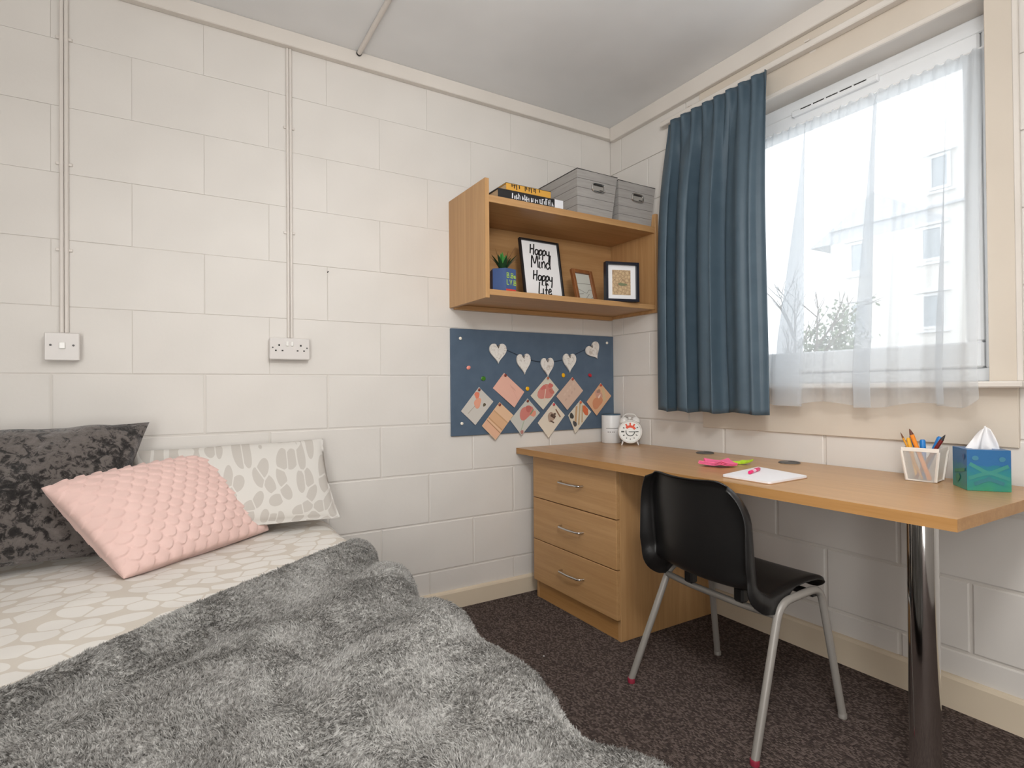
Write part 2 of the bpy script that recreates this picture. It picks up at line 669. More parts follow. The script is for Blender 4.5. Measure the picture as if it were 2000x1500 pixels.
BLOCKS = {}
def block_mesh(L, H, proud, b):
    key = (round(L, 3), round(H, 3), round(proud, 4), round(b, 4))
    if key in BLOCKS:
        return BLOCKS[key]
    # face towards -y; local x length, z height; back at y=0
    e = b
    vs = [(0, 0.001, 0), (L, 0.001, 0), (L, 0.001, H), (0, 0.001, H),
          (0, -proud + e * 0.6, 0), (L, -proud + e * 0.6, 0), (L, -proud + e * 0.6, H), (0, -proud + e * 0.6, H),
          (e, -proud, e), (L - e, -proud, e), (L - e, -proud, H - e), (e, -proud, H - e)]
    fs = [(8, 9, 10, 11)]
    for a, c in ((0, 4), (4, 8)):
        for k in range(4):
            k2 = (k + 1) % 4
            fs.append((a + k, a + k2, c + k2, c + k))
    me = bpy.data.meshes.new('block')
    me.from_pydata(vs, [], fs)
    me.materials.append(M['wall'])
    me.update()
    BLOCKS[key] = me
    return me

def lay(parent, x0, z0, L, H, proud, b, right=False):
    o = bpy.data.objects.new('block', block_mesh(L, H, proud, b))
    C.objects.link(o)
    r = root_of(parent)
    if right:
        p = Vector((0.004, x0, z0)); o.rotation_euler = (0, 0, -PI / 2)
    else:
        p = Vector((x0, 0.004, z0))
    o.location = p - r.location
    o.parent = parent

jr = random.Random(3)
for k in range(-5, 7):
    zb, zt = Z0 + k * 0.225, min(Z0 + (k + 1) * 0.225, CEIL)
    zb = max(zb, 0.0)
    gap = 0.0009 if k >= 3 else (0.0024 if k >= 0 else 0.0045)
    ph = -2.007 + (0.0 if k % 2 else 0.225)
    xs = ph - 0.45 * 8
    while xs < 0.05:
        a, c = max(xs, XL), min(xs + 0.45, 0.0)
        if c - a > 0.03:
            pr = 0.0040 + jr.uniform(-0.0008, 0.0009) * (1.0 if k < 3 else 0.4)
            lay(wall_back, a + gap / 2, zb + gap / 2, c - a - gap, zt - zb - gap, pr, 0.0036 if k < 0 else 0.0008)
        xs += 0.45
for k in range(-5, 7):
    zb, zt = Z0 + k * 0.225, min(Z0 + (k + 1) * 0.225, CEIL)
    zb = max(zb, 0.0)
    gap = 0.009 if k < -1 else 0.003
    off = -0.09 if k % 2 else -0.29
    ys = off + 0.45
    while ys > YR:
        a, c = max(ys - 0.45, YR), min(ys, 0.0)
        segs = [(a, c)]
        # the window panel covers y -1.765..-0.63 above z .835
        if zt > 0.84:
            segs = []
            if c > -0.63:
                segs.append((max(a, -0.632), c))
            if a < -1.765:
                segs.append((a, min(c, -1.763)))
            if zb < 0.80:
                segs = [(a, c)]
        for (s0, s1) in segs:
            if s1 - s0 > 0.03:
                pr = 0.0048 + jr.uniform(-0.001, 0.0012)
                # local +x runs towards -y after the turn
                lay(wall_right, s1 - gap / 2, zb + gap / 2, s1 - s0 - gap, zt - zb - gap, pr, 0.004 if k < -1 else 0.002, True)
        ys -= 0.45

# skirting boards
def skirting(name, p0, p1, nrm, h, label):
    mb = MB()
    d = Vector(nrm)
    prof = [(0, 0), (0.016, 0), (0.016, h - 0.012), (0.012, h - 0.003), (0.007, h), (0, h)]
    vs = []
    for e in (Vector(p0), Vector(p1)):
        for o, z in prof:
            vs.append(e + d * o + Vector((0, 0, z)))
    n = len(prof)
    fs = [tuple(range(n)), tuple(range(2 * n - 1, n - 1, -1))]
    fs += [(i, (i + 1) % n, n + (i + 1) % n, n + i) for i in range(n)]
    mb.add(vs, fs)
    struct(name, mb, M['skirt'], label=label)
skirting('baseboard_back', (XL, 0, 0), (-0.001, 0, 0), (0, -1, 0), 0.085, 'cream painted skirting board along the bed wall')
skirting('baseboard_right', (0, -0.018, 0), (0, YR, 0), (-1, 0, 0), 0.105, 'cream painted skirting board under the window wall')

# ceiling battens (cornice) and curtain batten
mb = MB(); mb.box((XL, -0.032, 2.400), (-0.0, 0.0, CEIL), 0.003)
struct('trim_1', mb, M['trim'], label='white ceiling batten along the bed wall')
mb = MB(); mb.box((-0.032, YR, 2.385), (0.0, -0.0325, CEIL), 0.003)
struct('trim_2', mb, M['trim'], label='white ceiling batten along the window wall')

# painted panel round the window
PY0, PY1, PZ0, PZ1 = -1.765, -0.63, 0.835, 2.384
mb = MB()
px = -0.011
mb.box((px, PY0, PZ0), (0.0045, PY1, WZ0), 0.002)
mb.box((px, PY0, WZ1), (0.0045, PY1, PZ1), 0.002)
mb.box((px, PY0, WZ0), (0.0045, WY0, WZ1), 0.002)
mb.box((px, WY1, WZ0), (0.0045, PY1, WZ1), 0.002)
struct('trim_3', mb, M['panel'], label='cream painted board panel surrounding the window')
mb = MB(); mb.box((-0.018, WY0 - 0.0, WZ1 - 0.006), (0.0, WY1, WZ1 + 0.012), 0.003)
struct('trim_4', mb, M['trim'], label='thin white bead along the top of the window recess')
# sill board
mb = MB(); mb.box((-0.062, -1.788, 1.012), (0.10, -0.62, 1.031), 0.004)
struct('trim_5', mb, M['trim'], label='white window sill board')
# vertical cover strip at the panel's near edge
mb = MB(); mb.box((-0.014, -1.777, 1.031), (0.0, -1.763, 2.384), 0.002)
struct('trim_6', mb, M['trim'], label='thin vertical cover strip beside the window panel')

# window in the recess
wx = 0.10
win = bpy.data.objects.new('window_1', None)
C.objects.link(win); win.location = (wx, (WY0 + WY1) / 2, WZ0)
win['kind'] = 'structure'
win['label'] = 'white framed window behind the net curtain'
GY0, GY1, GZ0, GZ1 = -1.605, -0.795, 1.16, 2.075
mb = MB()
f = 0.055
mb.box((wx, WY0, WZ0), (wx + 0.07, WY1, WZ0 + 0.045), 0.004)
mb.box((wx, WY0, WZ1 - f), (wx + 0.07, WY1, WZ1), 0.004)
mb.box((wx, WY0, WZ0 + 0.045), (wx + 0.07, WY0 + 0.045, WZ1 - f), 0.004)
mb.box((wx, WY1 - 0.045, WZ0 + 0.045), (wx + 0.07, WY1, WZ1 - f), 0.004)
build('window_frame', mb, M['upvc'], win)
mb = MB()
a, b, c, d = WY0 + 0.046, WY1 - 0.046, WZ0 + 0.046, WZ1 - f - 0.001
x0, x1 = wx - 0.012, wx + 0.05
mb.box((x0, a, c), (x1, b, GZ0), 0.006)
mb.box((x0, a, GZ1), (x1, b, d), 0.006)
mb.box((x0, a, GZ0), (x1, GY0, GZ1), 0.006)
mb.box((x0, GY1, GZ0), (x1, b, GZ1), 0.006)
sash = build('sash', mb, M['upvc'], win)
mb = MB(); mb.box((wx + 0.018, GY0 - 0.01, GZ0 - 0.01), (wx + 0.024, GY1 + 0.01, GZ1 + 0.01))
build('pane', mb, M['glass'], win)
# trickle vent on the top rail
mb = MB(); mb.box((wx - 0.030, -1.36, 2.128), (wx - 0.0005, -1.03, 2.152), 0.004)
tv = build('vent', mb, M['upvc'], win)
for i in range(5):
    y = -1.30 + i * 0.052
    mb = MB(); mb.box((wx - 0.031, y - 0.022, 2.143), (wx - 0.029, y + 0.022, 2.147))
    build('slot', mb, M['dark'], tv)
# recess lining (reveal sides and soffit read as the wall itself); window handle on the far stile
mb = MB()
mb.box((wx - 0.03, -0.765, 1.50), (wx - 0.0125, -0.745, 1.56), 0.003)
mb.box((wx - 0.045, -0.762, 1.40), (wx - 0.03, -0.748, 1.55), 0.004)
build('handle', mb, M['upvc'], win)

# ---------------------------------------------------------------- services on the wall
def trunking(x, w, ztop, zbot, clips, label):
    t = thing('cable_trunking', label, 'trunking', (x, 0, zbot), 0, 'cable runs on the bed wall')
    mb = MB()
    for s in (-1, 1):
        mb.box((x + s * w / 4 - w / 4 + 0.0006, -0.013, zbot), (x + s * w / 4 + w / 4 - 0.0006, 0.0, ztop), 0.003)
    build('channel', mb, M['conduit'], t)
    for z in clips:
        mb = MB()
        mb.box((x - w / 2 - 0.010, -0.006, z - 0.005), (x + w / 2 + 0.010, 0.0, z + 0.005), 0.0015)
        build('clip', mb, M['conduit'], t)
    return t
trunking(-2.421, 0.026, 2.40, 1.2185, (2.215, 1.79, 1.50), 'pair of white cable conduits running down to the light switch')
trunking(-1.706, 0.023, 2.40, 1.230, (2.08, 1.655), 'white cable conduits running down to the double socket')
t = thing('ceiling_conduit', 'thin white conduit pipe running across the ceiling', 'conduit', (-1.429, -0.035, CEIL))
mb = MB(); mb.tube([(-1.429, -0.036, CEIL - 0.011), (-1.429, -3.2, CEIL - 0.011)], 0.010, 12)
build('pipe', mb, M['conduit'], t, True)
mb = MB(); mb.tube([(-1.429, -0.0345, CEIL - 0.011), (-1.429, -0.042, CEIL - 0.011)], 0.0115, 12)
build('end_cap', mb, M['dark'], t, True)

t = thing('light_switch', 'white single rocker light switch on a surface box', 'switch', (-2.423, 0, 1.126))
mb = MB(); mb.box((-2.467, -0.030, 1.128), (-2.379, 0.0, 1.2165), 0.003); build('back_box', mb, M['switch'], t)
mb = MB(); mb.box((-2.470, -0.038, 1.126), (-2.376, -0.0302, 1.2185), 0.003); build('face_plate', mb, M['switch'], t)
mb = MB(); mb.box((-2.431, -0.044, 1.165), (-2.414, -0.0382, 1.187), 0.002); build('rocker', mb, M['rocker'], t)
for x in (-2.453, -2.393):
    mb = MB(); mb.lathe([(0.0, 0.0), (0.0035, 0.0), (0.0035, 0.0012), (0.0, 0.0014)], n=12, m=Matrix.Translation((x, -0.0383, 1.177)) @ Matrix.Rotation(PI / 2, 4, 'X'))
    build('screw', mb, M['grommet'], t)

t = thing('double_socket', 'white double power socket with two rocker switches', 'socket', (-1.712, 0, 1.143))
mb = MB(); mb.box((-1.784, -0.030, 1.145), (-1.639, 0.0, 1.2265), 0.003); build('back_box', mb, M['switch'], t)
mb = MB(); mb.box((-1.787, -0.038, 1.143), (-1.636, -0.0302, 1.2285), 0.003); build('face_plate', mb, M['switch'], t)
for x in (-1.722, -1.704):
    mb = MB(); mb.box((x - 0.0055, -0.043, 1.196), (x + 0.0055, -0.0382, 1.214), 0.002); build('rocker', mb, M['rocker'], t)
for cx in (-1.752, -1.671):
    mb = MB()
    mb.box((cx - 0.003, -0.0392, 1.196), (cx + 0.003, -0.0378, 1.203))
    mb.box((cx - 0.0155, -0.0392, 1.176), (cx - 0.009, -0.0378, 1.181))
    mb.box((cx + 0.009, -0.0392, 1.176), (cx + 0.0155, -0.0378, 1.181))
    build('pin_hole', mb, M['dark'], t)
for x in (-1.7755, -1.6475):
    mb = MB(); mb.lathe([(0.0, 0.0), (0.003, 0.0), (0.003, 0.0012), (0.0, 0.0014)], n=12, m=Matrix.Translation((x, -0.0383, 1.19)) @ Matrix.Rotation(PI / 2, 4, 'X'))
    build('screw', mb, M['grommet'], t)
mb = MB(); mb.tube([(-1.556, 0.0, 1.512), (-1.556, -0.012, 1.514)], 0.002, 8)
tag(build('wall_nail', mb, M['dark'], smooth=True), 'tiny dark nail sticking out of the blockwork above the socket', 'nail')

# ---------------------------------------------------------------- pinboard
mb = MB(); mb.box((-1.0, -0.0125, 0.80), (-0.003, -0.0016, 1.306), 0.002)
pb = build('pinboard', mb, M['pinboard'])
tag(pb, 'blue felt pinboard fixed to the wall below the shelf', 'pinboard')
BY = -0.0127
def onboard(x, z, rot=0.0, y=BY):
    return Matrix.Translation((x, y, z)) @ Matrix.Rotation(-rot, 4, 'Y')
def tack(x, z, mat, r, label, group, y=BY, squash=1.0, rot=0.0):
    m = onboard(x, z, rot, y) @ Matrix.Diagonal((1, 1, squash, 1)) @ Matrix.Rotation(PI / 2, 4, 'X')
    mb = MB(); mb.lathe([(0.0, 0), (r * 0.55, 0.0), (r * 0.5, 0.003), (r, 0.0045), (r, 0.0065), (r * 0.7, 0.0085), (0.0, 0.009)], n=14, m=m)
    o = build('push_pin', mb, mat, smooth=True)
    return tag(o, label, 'pin', group)
W = flat('white_pin', (248, 240, 226), 0.3)
tack(-0.953, 1.259, W, 0.0075, 'white fixing pin in the upper corner of the pinboard away from the window', 'fixing pins of the pinboard')
tack(-0.054, 1.269, W, 0.0075, 'white fixing pin in the upper pinboard corner beside the window wall', 'fixing pins of the pinboard')
tack(-0.948, 0.859, W, 0.0075, 'white fixing pin in the lower corner of the pinboard', 'fixing pins of the pinboard')
tack(-0.911, 1.122, flat('pink_pin', (240, 150, 135), 0.3), 0.011, 'salmon pink push pin stuck in the bare pinboard', 'coloured push pins', squash=0.8, rot=0.5)
tack(-0.832, 1.071, flat('green_pin', (62, 122, 30), 0.3), 0.0125, 'green push pin stuck in the bare pinboard', 'coloured push pins', squash=0.85)
tack(-0.58, 1.02, flat('yellow_pin', (240, 180, 20), 0.3), 0.0105, 'yellow push pin between the plain pink card and the rose card', 'coloured push pins')
tack(-0.355, 1.089, flat('yellow_pin', (240, 180, 20), 0.3), 0.0105, 'yellow push pin below the gap between two hearts', 'coloured push pins', squash=1.1, rot=0.4)
tack(-0.176, 1.09, flat('red_pin', (178, 22, 42), 0.3), 0.0125, 'red push pin stuck in the bare pinboard', 'coloured push pins', squash=0.7, rot=-0.4)

# heart garland: string and five hearts
gar = thing('heart_garland', 'garland of five white wooden hearts strung across the pinboard', 'garland', (-0.45, -0.012, 1.10))
pts = smooth_pts([(-0.752, BY - 0.004, 1.226), (-0.68, BY - 0.004, 1.205), (-0.604, BY - 0.004, 1.178), (-0.53, BY - 0.004, 1.160), (-0.460, BY - 0.004, 1.158), (-0.39, BY - 0.004, 1.164), (-0.318, BY - 0.004, 1.182), (-0.24, BY - 0.004, 1.215), (-0.158, BY - 0.004, 1.246)], 5)
mb = MB(); mb.tube(pts, 0.0014, 6); build('string', mb, flat('dark_string', (48, 58, 72)), gar, True)
def heart_poly(w, h, n=40):
    out = []
    for i in range(n):
        t = 2 * PI * i / n
        x = 16 * math.sin(t) ** 3
        z = 13 * math.cos(t) - 5 * math.cos(2 * t) - 2 * math.cos(3 * t) - math.cos(4 * t)
        out.append((x / 32 * w, (z + 2.5) / 29 * h))
    return out
def mat_heart():
    m = base_mat('distressed_white_wood', srgb(232, 228, 222), 0.7)
    t = NT(m)
    n = t.noise(t.coords(), 75, 5, 0.75, 0.8)
    t.col(t.ramp(n.outputs['Fac'], [(0.34, srgb(128, 112, 98)), (0.43, srgb(224, 219, 212)), (0.6, srgb(232, 228, 222))]))
    t.bump(n.outputs['Fac'], 0.3, 0.002)
    return m
M['heart'] = mat_heart()
def mat_heart2():
    m = base_mat('plain_white_wood', srgb(226, 221, 216), 0.7)
    t = NT(m)
    n = t.noise(t.coords(), 40, 4, 0.6)
    t.col(t.ramp(n.outputs['Fac'], [(0.35, srgb(196, 186, 176)), (0.5, srgb(228, 223, 217))]))
    return m
M['heart2'] = mat_heart2()
for (x, z, w, h, r, mk) in ((-0.752, 1.192, 0.096, 0.098, 0.02, 'heart'), (-0.603, 1.143, 0.083, 0.104, 0.08, 'heart'), (-0.459, 1.129, 0.080, 0.098, 0.06, 'heart2'), (-0.317, 1.153, 0.086, 0.100, 0.02, 'heart'), (-0.152, 1.219, 0.100, 0.090, 0.55, 'heart2')):
    mb = MB()
    mb.prism(heart_poly(w, h), -0.007, onboard(x, z, r, BY - 0.006))
    h_ = build('heart', mb, M[mk], gar)
    mb = MB()
    m = onboard(x, z, r, BY - 0.0135)
    mb.tube([m @ Vector((-0.008, 0, h * 0.42)), m @ Vector((0, -0.003, h * 0.27)), m @ Vector((0.008, 0, h * 0.42)), m @ Vector((0.0, 0.001, h * 0.36))], 0.0016, 6)
    build('twine', mb, flat('brown_twine', (86, 70, 58)), h_)

# cards: each its own thing with its own print, each held by its own pin
def blob(cx, cz, rx, rz, n=18, wob=0.15, seed=0, rot=0.0):
    r = random.Random(seed)
    ph = [r.uniform(0, 6.28) for _ in range(3)]
    out = []
    for i in range(n):
        t = 2 * PI * i / n
        k = 1 + wob * (math.sin(2 * t + ph[0]) + 0.7 * math.sin(3 * t + ph[1]))
        x, z = rx * k * math.cos(t), rz * k * math.sin(t)
        out.append((cx + x * math.cos(rot) - z * math.sin(rot), cz + x * math.sin(rot) + z * math.cos(rot)))
    return out
def bar(x0, z0, x1, z1, w):
    d = Vector((x1 - x0, z1 - z0)); nn = Vector((-d.y, d.x)).normalized() * (w / 2)
    return [(x0 + nn.x, z0 + nn.y), (x1 + nn.x, z1 + nn.y), (x1 - nn.x, z1 - nn.y), (x0 - nn.x, z0 - nn.y)]
NCARD = [0]
def card(cs, rgb, prints, label, pin_c, pin_label, curl=0.004):
    """cs: top, right, bottom, left corners on the board; local u: left->top->... print coords (u,v) in 0..1, u from left-top edge, v down"""
    T, R, B, L = [Vector((x, z)) for x, z in cs]
    lift = 0.0012 + 0.0011 * (NCARD[0] % 3)
    NCARD[0] += 1
    y0 = BY - lift
    n = 8
    def P(u, v, dy=0.0):   # u: along top->right, v: along top->left
        q = T * (1 - u) * (1 - v) + R * u * (1 - v) + L * (1 - u) * v + B * u * v
        d = (u + v) / 2
        return Vector((q.x, y0 - curl * (d * d * 1.6) - dy, q.y))
    mb = MB()
    vs = [P(i / n, j / n) for j in range(n + 1) for i in range(n + 1)]
    mb.grid(vs, n + 1, n + 1)
    vs2 = [P(i / n, j / n, -0.0008) for j in range(n + 1) for i in range(n + 1)]
    mb.grid(vs2, n + 1, n + 1)
    N1 = n + 1
    rim = [i for i in range(N1)] + [j * N1 + n for j in range(1, N1)] + [n * N1 + i for i in range(n - 1, -1, -1)] + [j * N1 for j in range(n - 1, 0, -1)]
    o2 = N1 * N1
    for a, b in zip(rim, rim[1:] + rim[:1]):
        mb.f.append((a, b, b + o2, a + o2))
    t = build('picture_card', mb, flat('card_%d_%d_%d' % rgb, rgb, 0.6))
    tag(t, label, 'card', 'cards pinned in diagonal rows')
    for k, (poly, c) in enumerate(prints):
        mb2 = MB()
        poly = [(min(max(u, 0.02), 0.98), min(max(v, 0.02), 0.98)) for u, v in poly]
        cu = sum(p[0] for p in poly) / len(poly); cv = sum(p[1] for p in poly) / len(poly)
        dy = 0.0003 + 0.0002 * k
        vs = [P(u, v, dy) for u, v in poly] + [P(cu, cv, dy)]
        m_ = len(poly)
        mb2.add(vs, [(i, (i + 1) % m_, m_) for i in range(m_)])
        build('print', mb2, flat('print_%d_%d_%d' % c, c, 0.65), t)
    m = T * 0.93 + B * 0.07
    tack(m.x, m.y, flat('pin_%d_%d_%d' % pin_c, pin_c, 0.3), 0.0068, pin_label, 'pins holding the cards', y=y0 - 0.001)
RB = (128, 48, 32)
card([(-0.854, 1.03), (-0.776, 0.959), (-0.878, 0.849), (-0.951, 0.917)], (202, 196, 188),
     [(blob(0.16, 0.24, 0.13, 0.11, seed=1), (224, 128, 100)), (blob(0.42, 0.42, 0.19, 0.16, seed=2), (226, 160, 134)), (blob(0.74, 0.30, 0.06, 0.07, seed=3), (96, 86, 66)), (bar(0.40, 0.55, 0.35, 0.9, 0.03), (168, 160, 146))],
     'pale grey card with two small coral flowers', RB, 'dark red pin holding the pale card with coral flowers')
card([(-0.714, 1.099), (-0.598, 1.004), (-0.66, 0.927), (-0.779, 1.024)], (229, 178, 160),
     [(bar(0.42, 0.25, 0.72, 0.30, 0.02), (206, 152, 134)), (bar(0.55, 0.30, 0.98, 0.6, 0.012), (212, 160, 142)), (blob(0.58, 0.28, 0.10, 0.05, seed=4), (216, 164, 148))],
     'plain blush pink card lying wide on the pinboard', RB, 'dark red pin holding the plain blush pink card')
card([(-0.742, 0.956), (-0.664, 0.889), (-0.769, 0.772), (-0.842, 0.843)], (226, 188, 154),
     [([(0.02, 0.32), (0.98, 0.30), (0.98, 0.34), (0.02, 0.36)], (200, 158, 118)), ([(0.02, 0.36), (0.98, 0.34), (0.98, 0.62), (0.02, 0.62)], (216, 172, 134)), ([(0.02, 0.62), (0.98, 0.60), (0.98, 0.64), (0.02, 0.66)], (196, 150, 110)), ([(0.02, 0.72), (0.98, 0.72), (0.98, 0.75), (0.02, 0.75)], (176, 130, 96)), ([(0.02, 0.75), (0.98, 0.75), (0.98, 0.97), (0.02, 0.97)], (224, 176, 146))],
     'peach card with straight brown stripes hanging below the board edge', RB, 'dark red pin holding the striped peach card')
card([(-0.577, 0.971), (-0.504, 0.897), (-0.619, 0.787), (-0.682, 0.866)], (198, 196, 188),
     [(blob(0.42, 0.38, 0.31, 0.27, seed=5), (204, 126, 116)), (blob(0.38, 0.22, 0.18, 0.1, seed=6), (188, 106, 98)), (blob(0.76, 0.2, 0.12, 0.13, seed=7), (218, 148, 126)), (bar(0.62, 0.1, 0.66, 0.3, 0.06), (122, 146, 108)), (bar(0.6, 0.6, 0.8, 0.9, 0.04), (164, 178, 154)), (blob(0.9, 0.92, 0.08, 0.07, seed=8), (178, 124, 116))],
     'pale card with a large pink rose and green leaf', RB, 'dark red pin holding the pink rose card')
card([(-0.453, 1.086), (-0.384, 1.014), (-0.487, 0.912), (-0.561, 0.984)], (212, 206, 190),
     [(blob(0.5, 0.47, 0.38, 0.33, seed=9), (206, 134, 122)), (blob(0.25, 0.42, 0.11, 0.10, seed=10), (204, 110, 104)), (blob(0.48, 0.16, 0.13, 0.10, seed=11), (204, 112, 104)), (blob(0.74, 0.28, 0.17, 0.08, seed=12), (196, 118, 104)), (bar(0.4, 0.4, 0.75, 0.75, 0.04), (224, 196, 178))],
     'cream card filled with rosy tulip petals, directly under the middle heart', (176, 100, 70), 'copper pin holding the tulip card under the middle heart')
card([(-0.294, 1.081), (-0.224, 1.007), (-0.334, 0.906), (-0.401, 0.979)], (208, 180, 162),
     [(blob(0.3 + 0.25 * (i % 2), 0.15 + 0.09 * i, 0.06, 0.05, seed=20 + i), (198, 169, 152) if i % 2 else (214, 188, 171)) for i in range(8)],
     'dusty beige speckled card beside the tulip card', (176, 70, 52), 'red pin holding the dusty beige speckled card')
card([(-0.416, 0.95), (-0.345, 0.879), (-0.454, 0.766), (-0.518, 0.845)], (222, 211, 194),
     [(bar(0.35, 0.12, 0.85, 0.18, 0.05), (140, 104, 80)), (blob(0.42, 0.44, 0.2, 0.2, seed=13), (176, 152, 134)), (bar(0.32, 0.4, 0.62, 0.34, 0.11), (84, 62, 52)), (bar(0.5, 0.56, 0.74, 0.5, 0.05), (98, 80, 68)), (blob(0.48, 0.3, 0.06, 0.09, seed=14), (104, 84, 72))],
     'cream card with a small dark brown sketch', (200, 60, 70), 'pinkish red pin holding the cream sketch card')
card([(-0.241, 0.957), (-0.169, 0.892), (-0.281, 0.781), (-0.325, 0.878)], (214, 206, 190),
     [(blob(0.62, 0.13, 0.30, 0.14, seed=15), (206, 106, 66)), (bar(0.10, 0.12, 0.85, 0.72, 0.10), (196, 170, 132)), (bar(0.06, 0.36, 0.75, 0.9, 0.12), (190, 154, 116)), (bar(0.3, 0.10, 0.92, 0.55, 0.07), (184, 156, 116)), (blob(0.18, 0.84, 0.14, 0.12, seed=16), (62, 62, 58)), (blob(0.62, 0.86, 0.16, 0.08, seed=17), (72, 72, 74))],
     'striped beige and orange card with dark corner patches', (206, 96, 50), 'orange pin holding the striped beige and orange card')
card([(-0.101, 1.048), (-0.026, 0.976), (-0.136, 0.870), (-0.201, 0.946)], (216, 170, 134),
     [(bar(0.3, 0.05, 0.85, 0.35, 0.16), (206, 178, 140)), (blob(0.35, 0.4, 0.26, 0.18, seed=18), (204, 154, 134)), (blob(0.55, 0.65, 0.3, 0.24, seed=19), (204, 138, 102)), (blob(0.2, 0.3, 0.10, 0.09, seed=30), (164, 130, 112)), (blob(0.42, 0.42, 0.05, 0.09, seed=31), (232, 206, 190))],
     'warm orange and tan abstract card closest to the window wall', (190, 70, 50), 'red pin holding the warm orange abstract card')

# ---------------------------------------------------------------- wall shelf
sh = thing('wall_shelf', 'beech wall shelf unit with two boards holding boxes and frames', 'shelf', (-0.5, 0, 1.405))
SD = -0.355
for x0 in (-1.0, -0.0205):
    mb = MB(); mb.box((x0, SD, 1.400), (x0 + 0.02, -0.001, 1.90), 0.0012); build('side_panel', mb, M['wood_z'], sh)
mb = MB(); mb.box((-0.9795, SD + 0.004, 1.803), (-0.021, -0.0015, 1.833), 0.001); build('shelf_board', mb, M['wood_x'], sh)
mb = MB(); mb.box((-0.9795, SD + 0.004, 1.414), (-0.021, -0.0015, 1.438), 0.001); build('shelf_board', mb, M['wood_x'], sh)
mb = MB(); mb.box((-0.9795, -0.02, 1.4385), (-0.021, -0.0015, 1.8025)); build('back_panel', mb, M['wood_x'], sh)
mb = MB(); mb.box((-0.9795, -0.030, 1.393), (-0.021, -0.0015, 1.4135), 0.001); build('rail', mb, M['wood_x'], sh)

# books lying on the top board
BZ = 1.833
def book(x0, x1, y0, y1, z0, z1, cover, pages, label, rz=0.0):
    t = thing('book', label, 'book', ((x0 + x1) / 2, (y0 + y1) / 2, z0), rz, 'books lying on the shelf')
    w, d, h = x1 - x0, y1 - y0, z1 - z0
    c = 0.003
    mb = MB()
    mb.box((-w / 2, -d / 2, 0), (w / 2, d / 2, c), 0.0006)
    mb.box((-w / 2, -d / 2, h - c), (w / 2, d / 2, h), 0.0006)
    mb.box((-w / 2, -d / 2 - 0.001, c * 0.5), (w / 2, -d / 2 + c, h - c * 0.5), 0.0006)
    build('cover', mb, cover, t, local=True)
    mb = MB(); mb.box((-w / 2 + 0.004, -d / 2 + c + 0.0005, c + 0.0002), (w / 2 - 0.004, d / 2 - 0.004, h - c - 0.0002))
    build('page_block', mb, pages, t, local=True)
    return t, w, d, h
gold = base_mat('gold_cloth', srgb(226, 170, 74), 0.45, 0.25)
pages = flat('book_pages', (206, 178, 142))
t, w, d, h = book(-0.925, -0.585, -0.335, -0.12, BZ, BZ + 0.043, flat('black_cover', (30, 29, 31), 0.5), pages, 'thick black book with white spine lettering under the gold book')
mb = MB(); r = random.Random(5)
mI = Matrix.Translation((0, -d / 2 - 0.0012, 0))
x = -w / 2 + 0.07
while x < w / 2 - 0.06:
    hh = r.uniform(0.014, 0.028); z = r.uniform(0.006, 0.010)
    wd = r.uniform(0.003, 0.006)
    mb.ribbon([(x, z), (x + r.uniform(-0.001, 0.001), z + hh)], wd, mI)
    if r.random() < 0.6:
        mb.ribbon([(x, z + hh * r.choice((0.05, 0.5, 0.95))), (x + 0.008, z + hh * r.choice((0.05, 0.5, 0.95)))], 0.003, mI)
    x += r.uniform(0.008, 0.013)
tag(build('spine_lettering', mb, flat('white_print', (226, 226, 230)), t, local=True), kind='stuff')
mb = MB(); mb.box((w / 2 - 0.046, -d / 2 - 0.0022, 0.001), (w / 2 + 0.0008, -d / 2 - 0.0011, h - 0.001)); build('spine_label', mb, flat('white_print', (226, 226, 230)), t, local=True, label='white end of the spine')
t, w, d, h = book(-0.882, -0.648, -0.330, -0.14, BZ + 0.0435, BZ + 0.074, gold, pages, 'gold spined book with black dripping letters on top of the black book')
mb = MB(); x = -w / 2 + 0.03
mI = Matrix.Translation((0, -d / 2 - 0.0012, 0))
for i, gx in enumerate((0.028, 0.040, 0.052, 0.066, 0.096, 0.104, 0.116, 0.128, 0.142, 0.150, 0.172)):
    zt = h - 0.002
    mb.ribbon([(-w / 2 + gx, zt), (-w / 2 + gx + 0.001, zt - (0.012 + 0.012 * ((i * 7) % 5) / 5))], 0.0045, mI)
    if i in (0, 1, 4, 6, 8):
        mb.ribbon([(-w / 2 + gx, zt - 0.003), (-w / 2 + gx + 0.010, zt - 0.004)], 0.003, mI)
tag(build('spine_lettering', mb, M['ink'], t, local=True), kind='stuff')
mb = MB(); mb.box((-w / 2 - 0.0006, -d / 2 - 0.0006, h), (w / 2 + 0.0006, d / 2 + 0.0006, h + 0.0012)); build('dust_jacket', mb, flat('black_cover', (30, 29, 31), 0.5), t, local=True, label='black top cover')

